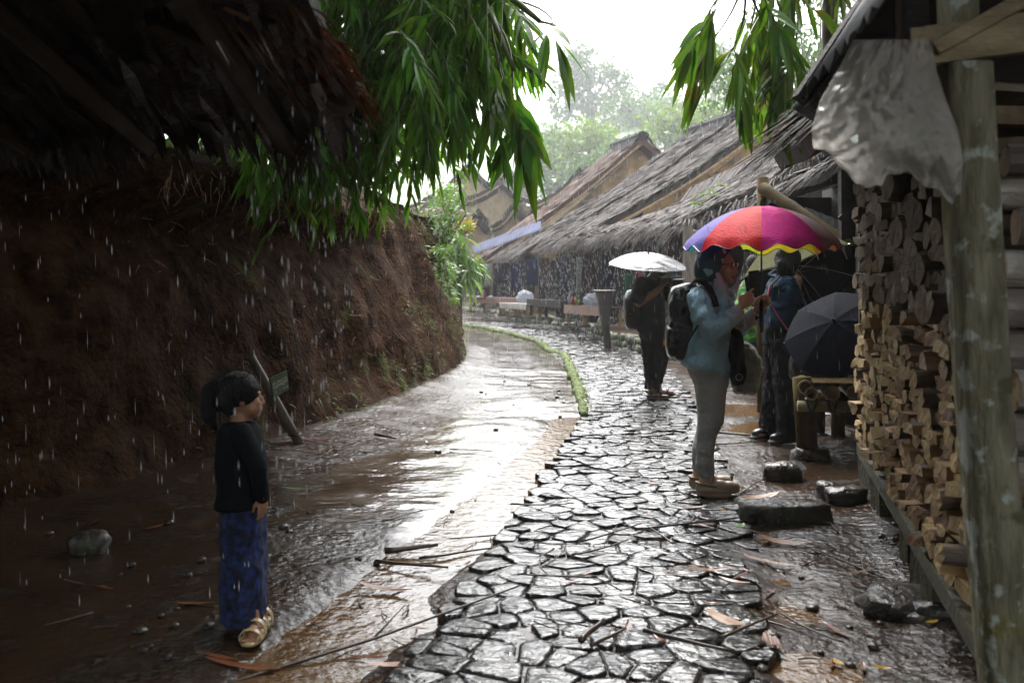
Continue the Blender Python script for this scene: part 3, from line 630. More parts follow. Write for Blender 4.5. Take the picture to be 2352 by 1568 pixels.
h2 = house('stall_house', 'stall house with pale thatch between the nearest roof and the tall grey roof', hg, (1322, 548, 27.2), (1835, 222, 28.5), 2.9, .3, M['thatch'], M['weave'], 3400, sag=.25, wd=.04, cap=False)
h1 = house('stall_house', 'nearest stall house, its ragged palm thatch fringe hanging above the umbrellas', hg, (1582, 508, 19.4), (1905, 310, 21.0), 7.4, .3, M['thatch'], M['darkwood'], 5600, sag=.15, wd=.035, batt=False, cap=False, e1=(1318, 545, 26), a1=(1585, 458, 25.6))
# ragged palm fringe under the nearest eave and verge
fr = MB(); E0, E1, A0 = h1[1:]
for _ in range(900):
    t = random.random()
    if random.random() < .5: a = E0 + (E1 - E0) * t; o_ = V3(-.8, -.3, 0)
    else: a = E0 + (A0 - E0) * t * .9 - V3(0, 0, .30 * math.sin(math.pi * t * .9)); o_ = V3(-.3, -.75, 0)
    d = nrm(o_ + V3(U(-.5, .3), U(-.5, .5), U(-.9, .1))); L = U(.25, .75)
    fr.strip([a + V3(0, 0, -.05), a + d * L * .5, a + d * L + V3(0, 0, -.3 * L)], [.04, .035, .006], V3(d[1], -d[0], U(-.6, .6)))
fr.build('thatch_fringe', M['thatchd'] if 0 else M['thatch'], h1[0])
# weathered end boards of the nearest house
bd = MB()
for i in range(3): bd.beam(P(1578 + 20 * i, 652, 18.5 + .1 * i), P(1580 + 20 * i, 520 + 9 * i, 18.5 + .1 * i), .17, .03, (0, 1, 0), jit=.015)
bd.build('end_boards', M['greyboard'], h1[0])
# small plant rooted on the thatch
fp = MB()
for u, v in ((1655, 428), (1632, 440), (1612, 452), (1598, 470)):
    c = P(u, v, 19.6)
    for _ in range(14): fp.blade(c, V3(U(-1, 1), U(-1, .2), U(-.1, .8)), V3(0, 0, 1), U(.12, .28), .035, .5)
tag(fp.build('roof_fern', M['leafb'], loc=P(1630, 440, 19.6)), 'bright green fern sprouting on the nearest thatch eave', 'fern')
# corrugated sheet
cs = MB(); q = [P(1083, 567, 38.6), P(1242, 509, 36.4), P(1243, 527, 35.9), P(1092, 583, 38.2)]; n = 60; vs = []
for i in range(n + 1):
    t = i / n; s_ = .035 * math.sin(t * 2 * math.pi * 7)
    vs.append(q[0] + (q[3] - q[0]) * t + V3(0, -.3 * s_, s_)); vs.append(q[1] + (q[2] - q[1]) * t + V3(0, -.3 * s_, s_))
cs.add(vs, [(2 * i, 2 * i + 1, 2 * i + 3, 2 * i + 2) for i in range(n)])
co = cs.build('corrugated_sheet', M['bluez'], loc=q[0]); so_ = co.modifiers.new('thick', 'SOLIDIFY'); so_.thickness = .01
tag(co, 'pale blue corrugated sheet laid over the eave of the brown thatched house', 'roof sheet')
# houses beyond, half hidden by the bamboo
vg = 'pale village houses beyond the bend'
house('village_house', 'large pale walled house with black ridge partly behind the bamboo leaves', vg, (925, 480, 60), (1079, 376, 60), 12, 1.5, M['thatch'], M['weavel'], 700, .4, False, .4, .07, front=False, cap=False, back=(-.1, 1, 0))
house('village_house', 'pale house whose gable peak rises farthest back beside the hanging leaf tips', vg, (1100, 428, 66), (1163, 386, 66), 8, 1.5, M['thatch'], M['weavel'], 500, .4, False, .3, .07, front=False, cap=False, back=(.1, 1, 0))
house('village_house', 'wide low pale house with a long sagging thatch eave in the misty middle', vg, (1020, 462, 55), (1150, 418, 57), 8, .8, M['thatch'], M['weavel'], 700, .5, False, .3, .07, front=False, cap=False, back=(.2, 1, 0))
house('village_house', 'small cream gabled house at the foot of the brown thatched roof', vg, (1130, 520, 47), (1183, 473, 47), 6, .5, M['thatch'], M['weavel'], 500, .4, False, .15, .06, front=False, cap=False, back=(0, 1, 0))
house('village_house', 'small dark roofed hut just left of the cream gable', vg, (1062, 532, 43), (1099, 493, 43), 5, .5, M['ridge'], M['weavel'], 300, .4, False, .12, .06, front=False, cap=False, back=(-.1, 1, 0))
house('village_house', 'purple grey thatched roof showing behind the brown thatched house', vg, (1225, 470, 52), (1330, 395, 53), 6, .8, M['thatch'], M['weavel'], 500, .4, False, .2, .07, front=False, cap=False, back=(0, 1, 0))

# ---------------------------------------------------------------- stall furniture
def bench(name, label, cat, a, b, z0, hgt, dep, bmat, lmat, nleg=3, apron=.16):
    a, b = np.asarray(a, float), np.asarray(b, float); d = nrm(b - a); sd = nrm(V3(-d[1], d[0], 0)); sd = sd if sd[0] > 0 else -sd
    t = thing(name, label, cat, (*((a + b) / 2 + sd * dep / 2)[:2], z0), 'goods tables and benches along the stalls')
    m = MB(); zc = z0 + hgt
    m.beam(V3(*(a + sd * dep / 2)[:2], zc - .02), V3(*(b + sd * dep / 2)[:2], zc - .02), dep, .04, jit=.004); m.build('table_top', bmat, t)
    m = MB(); m.beam(V3(*(a - sd * .02)[:2], zc - apron / 2 + .01), V3(*(b - sd * .02)[:2], zc - apron / 2 + .01), .03, apron, jit=.01); m.build('front_board', bmat, t)
    for i in range(nleg):
        for s_ in (.06, dep - .06):
            q = a + (b - a) * (.04 + .92 * i / (nleg - 1)) + sd * s_; m = MB(); m.beam(V3(q[0], q[1], z0), V3(q[0] + U(-.01, .01), q[1], zc - .042), .09, .09, (0, 1, 0)); lg = m.build('leg', lmat, t)
            if s_ < .1: m = MB(); m.box(V3(q[0], q[1], z0 + .035), (.28, .2, .07), jit=.02); m.build('foot_block', M['kerbst'], lg)
    return t
z0 = .30
b1_ = bench('goods_bench', 'brown plank bench with pale legs, nearest the tall woven basket', 'bench', P(1380, 745, 22.6), P(1298, 738, 24.6), z0, .50, .6, M['redboard'], M['batten'], 3, .2)
bench('goods_bench', 'short pale grey bench between the reddish table and the long dark counter', 'bench', P(1211, 728, 29.2), P(1150, 725, 31.0), z0, .42, .5, M['greyb2'], M['batten'], 3, .18)
bench('goods_table', 'far reddish table set with silver wares near the staghorn fern tree', 'table', P(1200, 719, 33), P(1074, 718, 35.5), z0, .52, .7, M['redboard'], M['batten'], 4, .2)
bench('goods_table', 'long dark brown counter behind the round post, right of the grey bench', 'table', P(1292, 722, 27.4), P(1212, 722, 29.6), z0, .55, .6, M['darkwood'], M['darkwood'], 3, .2)
# tall carrying basket
bp_ = P(1392, 790, 20.6); bt_ = thing('carrying_basket', 'tall conical woven basket on a black stake beside the bench', 'basket', (bp_[0], bp_[1], .0))
m = MB(); zt2 = H - (668 - HV) / F * 20.6; m.tube([V3(bp_[0] - .03, bp_[1], zz) for zz in np.linspace(.42, zt2, 9)], list(np.linspace(.07, .21, 9)), 16, True, rag=.03); m.build('wicker_body', M['basket'], bt_, True)
m = MB(); m.tube([V3(bp_[0] - .03 + .215 * math.cos(a), bp_[1] + .215 * math.sin(a), zt2) for a in np.linspace(0, 2 * math.pi, 17)], .02, 6); m.build('rim', M['basket'], bt_)
m = MB(); m.tube([V3(bp_[0] + .03, bp_[1] - .05, 0), V3(bp_[0], bp_[1], .5)], .075, 8); m.build('stake', M['darkwood'], bt_)
# goods: hanging cloths and small wares
cg = 'cloths hanging under the stall eaves'
cols = [('navy', (.02, .03, .10)), ('dark blue', (.015, .04, .12)), ('maroon', (.12, .02, .03)), ('black', (.015, .015, .02)), ('brown', (.10, .05, .03)), ('white', (.5, .5, .5)), ('green', (.04, .22, .12)), ('pink', (.45, .12, .18)), ('indigo', (.03, .03, .16)), ('grey', (.15, .15, .16))]
cm = {k: mat('cloth_' + k, tuple(.45 * q for q in c), tuple(.25 * x for x in c), 12., .9, None, .4, 10., bstretch=(3, 3, .3), spec=.1) for k, c in cols}
def cloth(u, v0, v1, Y, wpx, key, label):
    a = P(u, v0, Y); b = P(u, v1, Y); wd = wpx / F * Y; vs = []; nx_ = 12; ph = U(0, 9)
    for j in range(7):
        for i in range(nx_ + 1):
            t = i / nx_ - .5; z = a[2] + (b[2] - a[2]) * j / 6
            vs.append((a[0] + t * wd * (1 - .1 * j / 6) + .01 * fn(j, i, ph), a[1] + .035 * math.sin(i * 1.9 + ph) * (.4 + j / 8), z + (.02 * fn(i, ph, 3) if j == 6 else 0)))
    mm = MB(); mm.add(vs, [(j * (nx_ + 1) + i, j * (nx_ + 1) + i + 1, (j + 1) * (nx_ + 1) + i + 1, (j + 1) * (nx_ + 1) + i) for j in range(6) for i in range(nx_)])
    o = mm.build('hanging_cloth', cm[key], smooth=True, loc=a); s_ = o.modifiers.new('thick', 'SOLIDIFY'); s_.thickness = .012
    tag(o, label, 'cloth', cg)
for u, v0, v1, Y, wp, k, lb in (
    (1122, 606, 660, 36.5, 16, 'white', 'long pale grey cloth hanging at the far stall beside the fern tree'),
    (1158, 602, 650, 35.5, 26, 'navy', 'navy cloth hanging above the reddish table'),
    (1188, 600, 668, 34, 30, 'indigo', 'indigo cloth hanging left of the round post'),
    (1222, 596, 655, 32.5, 30, 'dark blue', 'wide dark blue cloth hanging over the grey bench'),
    (1256, 592, 660, 31, 26, 'brown', 'brown cloth hanging behind the round post'),
    (1300, 590, 668, 29, 24, 'navy', 'navy cloth hanging right of the round post'),
    (1330, 590, 672, 27.4, 12, 'white', 'narrow white and blue cloth hanging by itself above the brown bench'),
    (1355, 580, 676, 26, 26, 'maroon', 'maroon cloth hanging behind the basket'),
    (1398, 570, 660, 25, 30, 'dark blue', 'dark blue cloth hanging left of the black umbrella'),
    (1440, 560, 680, 24, 24, 'black', 'black cloth hanging behind the black umbrella'),
    (1444, 628, 668, 21.6, 16, 'green', 'green fringed cloth hanging just left of the man in black'),
    (1462, 618, 690, 21.2, 9, 'maroon', 'thin maroon cloth behind the shoulder of the man in black'),
    (1472, 626, 682, 21, 8, 'pink', 'thin pink cloth behind the shoulder of the man in black'),
    (1556, 632, 662, 19.5, 26, 'grey', 'grey fringed shawl hanging between the man and the grey boards'),
    (1500, 520, 600, 21.5, 40, 'indigo', 'indigo cloth hanging above the black umbrella'),
    (1548, 525, 600, 20.4, 30, 'maroon', 'maroon cloth hanging right above the black umbrella')): cloth(u, v0, v1, Y, wp, k, lb)
wg = 'small wares on the stall tables'
for u, v, Y, r, hh, c, lb in (
    (1315, 700, 24, .05, .22, (.5, .08, .08), 'red bottle standing on the brown bench'), (1322, 700, 24.2, .06, .2, (.6, .5, .05), 'yellow capped jar on the brown bench'),
    (1331, 701, 23.8, .05, .16, (.12, .3, .1), 'green jar on the brown bench'), (1309, 699, 24.4, .05, .26, (.25, .3, .4), 'blue tin stack on the brown bench'),
    (1346, 701, 23.5, .05, .12, (.5, .5, .45), 'white jar on the brown bench'), (1112, 686, 34.5, .06, .3, (.5, .05, .12), 'pink bottle on the far reddish table'),
    (1090, 686, 35, .09, .14, (.35, .4, .5), 'silver blue tin on the far reddish table'), (1100, 686, 34.8, .1, .12, (.45, .48, .55), 'silver bowl on the far reddish table'), (1128, 686, 34.3, .09, .12, (.5, .52, .55), 'pale bowl on the far reddish table, right of the pink bottle'), (1079, 686, 35.3, .12, .18, (.35, .2, .13), 'brown bundle at the left end of the far reddish table')):
    p = P(u, v, Y); mm = MB(); mm.tube([p + V3(0, 0, z) for z in (0, .02 * hh, .6 * hh, .75 * hh, .8 * hh, hh)], [r * .9, r, r, r * .6, r * .45, r * .45], 12)
    key = 'w%.2f%.2f%.2f' % c; M.setdefault(key, mat('ware_' + lb.split()[0], tuple(.4 * q for q in c), None, 8., .4))
    tag(mm.build('ware', M[key], smooth=True, loc=p), lb, 'jar' if 'jar' in lb or 'bottle' in lb else 'ware', wg)
for u, v, Y, r, lb in ((1206, 690, 30.5, .26, 'crumpled clear plastic over goods on the short grey bench'), (1362, 697, 23.4, .22, 'crumpled clear plastic bag of goods at the basket end of the brown bench')):
    p = P(u, v, Y); mm = MB(); ph = U(0, 9); mm.ell(p + V3(0, 0, r * .4), (r, r * .7, r * .7), None, 24, 0, 1, lambda q_: 1 + .35 * fn(q_[0] * 2.5 + ph, q_[1] * 2.5, q_[2] * 2.5))
    tag(mm.build('plastic_bag', M['clear'], loc=p), lb, 'plastic bag')
for u, v, lb in ((1540, 668, 'orange cloth bundle low in the stall behind the man'),):
    pass

# ---------------------------------------------------------------- trees in the mist
def tree(name, label, base, blobs, n, ls, lm, trunk=None, tr=.3, cat='tree', group=None, sq=.75, limbs=True):
    base = np.asarray(base, float); t = thing(name, label, cat, base, group)
    tb_ = MB(); top = np.mean([b[0] for b in blobs], 0)
    tp = trunk or [base, base + (top - base) * .5 + V3(U(-.3, .3), 0, 0), top]
    tb_.tube(tp, list(np.linspace(tr, tr * .45, len(tp))), 8)
    if limbs:
        for c, r in blobs:
            s_ = tp[1] + (tp[-1] - tp[1]) * U(0, .7); mid = (s_ + c) / 2 + V3(0, 0, -.08 * np.linalg.norm(c - s_))
            tb_.tube([s_, mid, c], [tr * .45, tr * .28, tr * .1], 6)
    tb_.build('trunk', M['bark'], t, True)
    cb = MB(); vol = np.array([b[1] ** 2 for b in blobs]); vol = vol / vol.sum()
    for k in rng.choice(len(blobs), n // 6, p=vol):
        c, r = blobs[k]; q = nrm(rng.normal(size=3)) * r * rng.uniform(.35, 1.05); q[2] *= sq
        if fn((c + q)[0] / r * 1.1, (c + q)[1] / r * 1.1, (c + q)[2] / r * 1.6) < -.12: continue
        for _ in range(6):
            a = c + q + rng.normal(size=3) * r * .13; x = nrm(rng.normal(size=3) + V3(0, 0, -.2)); y = nrm(np.cross(x, rng.normal(size=3))); s_ = ls * U(.6, 1.3)
            cb.add([a, a + x * s_ * .5 + y * s_ * .28, a + x * s_, a + x * s_ * .5 - y * s_ * .28], [(0, 1, 2, 3)])
    cb.build('crown', lm, t)
def blobs(u0, u1, v0, v1, Y, n, r=(1.2, 2.4), dy=3.):
    out = []
    while len(out) < n:
        a, b = U(-1, 1), U(-1, 1)
        if a * a + b * b > 1: continue
        rr = U(*r); out.append((P((u0 + u1) / 2 + a * (u1 - u0) / 2, (v0 + v1) / 2 + b * (v1 - v0) / 2, Y + U(-dy, dy)), rr))
    return out
tg = 'trees fading into the rain beyond the village'
def zb(u, Y): x = (u - CX) / F * Y; return V3(x, Y, hill_z(x, Y))
bl = [(P(u, v, 205), r * 2.33) for u, v, r in ((1312, 150, 1.5), (1345, 135, 1.8), (1370, 175, 1.7), (1400, 165, 1.6), (1425, 190, 1.3), (1335, 200, 1.7), (1300, 195, 1.5), (1285, 235, 1.4), (1330, 250, 1.5), (1375, 225, 1.7), (1415, 235, 1.6), (1440, 215, 1.0), (1295, 262, 1.4), (1400, 270, 1.5))]
tree('tall_tree', 'tall open crowned tree standing faint against the white sky', zb(1355, 205), bl, 9000, .95, M['tree1'], [zb(1355, 205), P(1352, 290, 205), P(1357, 240, 205), P(1352, 190, 205), P(1350, 150, 205)], .9, group=tg)
for u0, u1, v0, v1, Y, nb, rr, mt, lb in (
    (1195, 1300, 262, 430, 74, 11, (1.3, 2.2), 'tree1', 'grey green tree left of the tall faint tree, behind the hanging leaf tips'),
    (1285, 1420, 305, 425, 62, 12, (1.2, 2.0), 'tree2', 'fresh light green tree rising just above the brown thatched roof'),
    (1240, 1330, 330, 450, 66, 9, (1.2, 1.8), 'tree1', 'green tree low between the leaf tips and the light green tree'),
    (1395, 1500, 232, 330, 80, 10, (1.3, 2.2), 'tree1', 'misty tree right of the tall faint tree'),
    (1480, 1580, 205, 330, 84, 10, (1.3, 2.2), 'tree1', 'misty tree above the peak of the brown roof'),
    (1520, 1660, 235, 330, 60, 12, (1.2, 1.9), 'tree2', 'light green tree just behind the long grey thatch slope'),
    (1580, 1700, 110, 260, 92, 10, (1.4, 2.2), 'tree1', 'faint tree left of the hanging bamboo at the right'),
    (1640, 1800, 60, 300, 46, 16, (.8, 1.5), 'tree1', 'grey leaved tree seen through the right hanging bamboo'),
    (1780, 1990, -60, 260, 44, 16, (.9, 1.6), 'tree1', 'tall dark tree behind the metal eave'),
    (1090, 1220, 350, 440, 84, 9, (1.5, 2.4), 'tree1', 'green tree behind the pale village houses'),
    (930, 1120, 280, 420, 78, 12, (1.6, 2.6), 'tree2', 'leafy tree behind the left bamboo mass'),
    (1330, 1480, 350, 440, 56, 9, (1.1, 1.7), 'tree1', 'low bushy tree at the foot of the brown roof ridge')):
    um = (u0 + u1) / 2; fd = 2.3 if Y > 70 else (1.9 if Y > 55 else 1.); tree('misty_tree', lb, zb(um, Y * fd) if Y * fd > 70 else V3((um - CX) / F * Y, Y, 0), blobs(u0, u1, v0, v1, Y * fd, nb, (rr[0] * fd, rr[1] * fd), 3 * fd), 5200, (.36 if Y > 55 else .26) * fd, M[mt], None, .25 * fd, group=tg)
# slender tree with staghorn ferns at the end of the bank
sb_ = G(1046, 772); t = thing('fern_tree', 'slender twin trunked tree hung with pale staghorn ferns at the end of the bank', 'tree', sb_); Yt = sb_[1]
m = MB(); m.tube([sb_, P(1046, 690, Yt), P(1052, 610, Yt), P(1056, 520, Yt)], [.10, .085, .075, .05], 9); m.tube([sb_ + V3(.12, .05, 0), P(1057, 690, Yt), P(1062, 620, Yt)], [.06, .055, .05], 8); m.build('trunk', M['bark'], t, True)
m = MB()
for _ in range(230):
    u, v = random.choice(((1060, 585, ), (1075, 625), (1040, 600), (1062, 560), (1085, 600), (1030, 560)))
    c = P(u + U(-14, 14), v + U(-16, 16), Yt + U(-.3, .3)); m.blade(c, V3(U(-1, 1), U(-1, 1), U(-1.4, .3)), V3(0, 0, 1), U(.3, .75), U(.04, .09), U(.2, .6))
m.build('staghorn_fern', M['leafb'], t)
m = MB()
for _ in range(60): m.blade(P(1070 + U(-8, 8), 530 + U(-6, 10), Yt + U(-.2, .2)), V3(U(-1, 1), U(-1, 1), U(.1, 1.4)), V3(0, 1, 1), U(.2, .5), .06, .3)
m.build('bromeliad', M['gold'], t)
# bright shrubs growing on the end of the bank
for (u0, u1, v0, v1, Y, n, L_), lb in (((975, 1075, 420, 560, 17.5, 520, .17), 'bright climbing shrub on the top corner of the bank'), ((985, 1035, 560, 720, 16.8, 420, .14), 'bright leafy creeper down the corner of the bank'), ((1000, 1052, 600, 690, 18.2, 260, .2), 'pale ferny shrub beside the slender fern tree')):
    c0 = P((u0 + u1) / 2, v1, Y); t = thing('shrub', lb, 'shrub', c0); m = MB(); s_ = MB()
    for k in range(12): s_.tube([c0 + V3(U(-.1, .1), U(-.1, .1), 0), P(U(u0, u1), (v0 + v1) / 2, Y), P(U(u0, u1), U(v0, v1), Y + U(-.4, .4))], [.015, .01, .004], 5)
    for _ in range(n):
        c = P(random.gauss((u0 + u1) / 2, (u1 - u0) / 4.2), U(v0, v1), Y + U(-.6, .6)); m.blade(c, V3(U(-1, 1), U(-1, 1), U(-.8, .5)), V3(0, -.3, 1), L_ * U(.5, 1.1), L_ * .38, .3, 0, 2)
    m.build('foliage', M['leafb'], t); s_.build('stem', M['twig'], t)

# ---------------------------------------------------------------- bamboo
def spray(lm, tm, a, d, L, n, ll, lw, droop=.35):
    d = nrm(d); pts = [np.asarray(a, float)]; k = 5
    for i in range(k): d = nrm(d + V3(0, 0, -droop / k * 1.5)); pts.append(pts[-1] + d * L / k)
    tm.tube(pts, [.004, .0035, .003, .0025, .002, .0012], 3, False)
    sd0 = nrm(np.cross(d, V3(0, 0, 1)) + rng.normal(size=3) * .3)
    for i in range(n):
        t = (i + .5) / n; f_ = t * k; q = int(min(f_, k - 1)); p = pts[q] + (pts[q + 1] - pts[q]) * (f_ - q); dd = nrm(pts[q + 1] - pts[q])
        sg = 1 if i % 2 else -1; ang = U(.35, .8) * (1 - .45 * t)
        ld = nrm(dd * math.cos(ang) + sd0 * sg * math.sin(ang) + rng.normal(size=3) * .12 + V3(0, 0, -.15))
        lm.blade(p, ld, nrm(np.cross(sd0, dd)) + rng.normal(size=3) * .35, ll * U(.65, 1.1) * (1 - .25 * abs(t - .5)), lw * U(.75, 1.15), U(.1, .45))
    lm.blade(pts[-1], d, V3(0, -1, .3) + rng.normal(size=3) * .4, ll * .95, lw, .2)
def bamboo(label, culms, ends, Yr, spr, ll, lw_, lmat, L=(.35, .6), nl=(7, 11), fill=None, group='hanging bamboo'):
    """culms: arching stems; each hanging branch runs from a culm to its end point and carries sprays of leaves"""
    lw = lw_ * 1.3; t = thing('bamboo', label, 'bamboo', culms[0][0], group); cm_ = MB(); lm, tm = MB(), MB()
    for c in culms: cm_.tube(c, list(np.linspace(.045, .014, len(c))), 8)
    for (u, v) in ends:
        Y = U(*Yr); e = P(u + U(-6, 6), v + U(-8, 8), Y); c = random.choice(culms); s0 = np.asarray(c[random.randrange(len(c) // 2, len(c))], float)
        m1 = (s0 + e) / 2 + V3(U(-.2, .2), U(-.2, .2), .35 * abs(s0[2] - e[2]) * .4)
        pts = [s0 * (1 - k) ** 2 + 2 * m1 * k * (1 - k) + e * k * k for k in np.linspace(0, 1, 7)]
        cm_.tube(pts, list(np.linspace(.009, .0035, 7)), 4)
        for k in range(spr):
            f_ = U(.35, 1.0) if k else 1.; q = min(int(f_ * 6), 5); p = pts[q] + (pts[q + 1] - pts[q]) * (f_ * 6 - q); dd = nrm(pts[q + 1] - pts[q])
            spray(lm, tm, p, dd * .5 + V3(U(-.7, .7), U(-.6, .5), U(-.9, .1)), U(*L), random.randint(*nl), ll * U(.7, 1.15), lw)
    if fill:
        for _ in range(fill[0]):
            u, v = U(fill[1], fill[2]), U(fill[3], fill[4]); Y = U(fill[5], fill[6])
            if len(fill) > 7 and not fill[7](u, v): continue
            spray(lm, tm, P(u, v, Y), V3(U(-.8, .8), U(-.5, .5), U(-.9, .2)), U(*L), random.randint(*nl), ll * U(.7, 1.1), lw)
    cm_.add(tm.v, tm.f); cm_.build('culm', M['culm'], t, True); lm.build('leaves', lmat, t)
# left mass
bamboo('dense dark green bamboo filling the top left above the bank, big leaves hanging',
    [[V3(-2.9, 9.5, 2.6), P(700, 100, 9.2), P(830, -200, 8.6), P(980, -330, 7.8)], [V3(-3.2, 10.2, 2.6), P(650, -100, 9.6), P(760, -420, 9), P(900, -520, 8)], [V3(-2.6, 9.0, 2.6), P(760, 60, 8.6), P(900, -160, 8)]],
    [(U(690, 1000), U(40, 320)) for _ in range(44)], (6.8, 9.2), 7, .20, .026, M['leaf'], fill=(400, 640, 1000, -80, 330, 7.6, 10.5))
bamboo('bamboo arching right over the path, leaf tips hanging against the white sky',
    [[V3(-2.2, 10.5, 2.6), P(860, -100, 9), P(1000, -300, 8), P(1130, -350, 7)], [V3(-2.0, 11.2, 2.6), P(900, -60, 9), P(1060, -240, 8)]],
    [(1137, 101), (1157, 64), (1127, 148), (1147, 188), (1122, 240), (1100, 196), (1072, 229), (1052, 261), (1022, 218), (992, 240), (962, 196), (1092, 94), (1062, 137), (1032, 159), (1112, 21), (1162, 5), (1082, 42), (1012, 94), (972, 137), (932, 167), (942, 225), (992, 42), (1042, 5), (922, 64), (1172, 57), (1002, 269), (952, 269), (1147, 225), (1032, 72), (982, -9), (1072, -9), (1107, 123), (1057, 196), (1017, 137), (1127, -9)], (5.6, 8.2), 4, .24, .030, M['leaf'], (.3, .5), (7, 10), fill=(80, 960, 1180, -80, 200, 6, 9, lambda u, v: v < 270 - (u - 960) * .6))
bamboo('lone bamboo spray of broad leaves hanging lowest at the middle of the view',
    [[V3(-2.0, 9.0, 2.6), P(1020, -160, 7.5), P(1130, 40, 6.4), P(1180, 160, 6.0)]], [(1186, 262), (1180, 240), (1194, 268)], (5.8, 6.1), 2, .33, .058, M['leaf'], (.2, .3), (5, 7))
bamboo('pale green bamboo twig with a few leaves reaching out into the sky at top centre',
    [[V3(-1.9, 9.5, 2.6), P(1100, -150, 7), P(1180, 0, 6.2), P(1240, 50, 6)]], [(1262, 66), (1268, 72)], (5.9, 6.1), 1, .30, .045, M['leafb'], (.14, .2), (3, 4))
bamboo('small leaved bamboo shoots drooping over the bank edge under the dark thatch',
    [[V3(-2.7, 8.6, 2.5), P(640, 240, 8), P(690, 300, 7.4)], [V3(-2.4, 9.2, 2.5), P(720, 260, 8.4), P(800, 330, 7.6)]],
    [(575, 425), (600, 390), (640, 500), (650, 440), (690, 440), (700, 395), (735, 430), (755, 470), (800, 430), (830, 470), (660, 350), (620, 330), (720, 350), (770, 390), (850, 420), (880, 440), (560, 300), (590, 330)], (6.6, 8.0), 4, .17, .024, M['leaf'], (.16, .32), (5, 8), fill=(80, 560, 900, 180, 400, 7, 9))
bamboo('dim bamboo thicket on the bank top seen in the gap under the dark thatch',
    [[V3(-3.6, 10.6, 2.6), P(520, 220, 10), P(560, 60, 10)], [V3(-4.0, 10.2, 2.6), P(440, 220, 9.6), P(420, 60, 9.6)]],
    [(U(380, 620), U(150, 300)) for _ in range(14)], (8.6, 10.4), 4, .17, .026, M['leaf'], (.2, .35), (6, 9), fill=(130, 340, 640, 130, 330, 8.8, 11))
bamboo('yellow tipped bamboo hanging at the right beside the metal eave',
    [[V3(3.0, 9.5, 2.8), P(1900, -250, 7), P(1780, -140, 5.6), P(1700, -60, 5.2)], [V3(3.1, 9.8, 2.8), P(1930, -200, 7), P(1840, -60, 5.6)]],
    [(1635, 38), (1650, 88), (1615, 59), (1685, 117), (1665, 146), (1735, 103), (1750, 59), (1715, 38), (1795, 81), (1820, 38), (1775, 153), (1785, 189), (1735, 175), (1825, 124), (1685, 167), (1835, 182), (1765, 23), (1645, 16)], (4.9, 5.9), 2, .25, .034, M['leafy'], (.2, .36), (6, 8))
# cut bamboo stumps and litter on the bank top
for u, v0, v1, Y, r, lb in ((545, 210, 300, 7.6, .05, 'thick pale bamboo stump on the bank top under the thatch'), (572, 225, 285, 8, .06, 'mottled bamboo stump beside the thick one on the bank top'), (520, 270, 330, 7.2, .03, 'short broken bamboo stump at the bank lip')):
    m = MB(); a, b = P(u, v1 + 40, Y), P(u + 8, v0, Y); m.tube([a, (a + b) / 2 + V3(0, 0, .01), b], [r, r * 1.02, r * .9], 10); tag(m.build('bamboo_stump', M['bambr'], smooth=True, loc=a), lb, 'stump')
# ---------------------------------------------------------------- unseen crowns added to shade the lane, with a gap for skylight
def canopy(label, root, cx, cy, z, rx, ry, n, seed, limbs=9, hole=(-.2, 3.0, .5, 11)):
    rg = np.random.default_rng(seed); t = thing('added_shade_tree', label, 'tree', root, 'unseen crowns added for shade'); m = MB(); top = V3(cx, cy, z)
    root = np.asarray(root, float); m.tube([root, root + (top - root) * V3(.1, .1, .6), top], [.28, .22, .12], 10)
    for k in range(limbs):
        a = 2 * math.pi * k / limbs; m.tube([top - V3(0, 0, .5), top + V3(rx * .5 * math.cos(a), ry * .5 * math.sin(a), .2), top + V3(rx * .95 * math.cos(a), ry * .95 * math.sin(a), .3)], [.10, .06, .02], 6)
    m.build('trunk', M['bark'], t, True); c = MB()
    for _ in range(n):
        a = rg.uniform(0, 2 * math.pi); r = rg.uniform(0, 1) ** .5; p = top + V3(rx * r * math.cos(a), ry * r * math.sin(a), rg.uniform(0, 1.5) * (1.1 - .6 * r))
        if hole and hole[0] < p[0] < hole[1] and hole[2] < p[1] < hole[3]: continue
        if p[1] > 0 and (p[2] - H) / p[1] < .36: p[2] = H + .36 * p[1] + rg.uniform(0, .8)
        c.blade(p, V3(*rg.normal(size=2), rg.normal() * .45), V3(0, 0, 1), rg.uniform(.35, .6), rg.uniform(.11, .17), .3, 0, 2)
    c.build('crown', M['leaf'], t)
canopy('unseen broad leaved tree added on the left bank to shade the girl', (-5.5, 5.0, 2.6), -3.4, 4.2, 5.0, 4.2, 5.4, 9000, 1)
canopy('unseen broad leaved tree added behind the firewood shelter to shade the lane', (5.2, 2.5, 0), 3.2, 3.8, 5.2, 4.4, 5.2, 9000, 2)
canopy('unseen broad leaved tree added behind the dark thatched hut to block skylight', (-3.0, -4.5, 0), -1.6, -2.5, 4.8, 4.6, 4.5, 7000, 3)
canopy('unseen broad leaved tree added behind the left bamboo to darken the bank', (-6.0, 10.5, 3), -4.6, 9.6, 6.0, 3.8, 3.6, 5000, 4)
canopy('unseen broad leaved tree added behind the open hut to block skylight', (6.5, 11.5, 0), 4.6, 9.0, 5.6, 3.8, 3.0, 5000, 5)

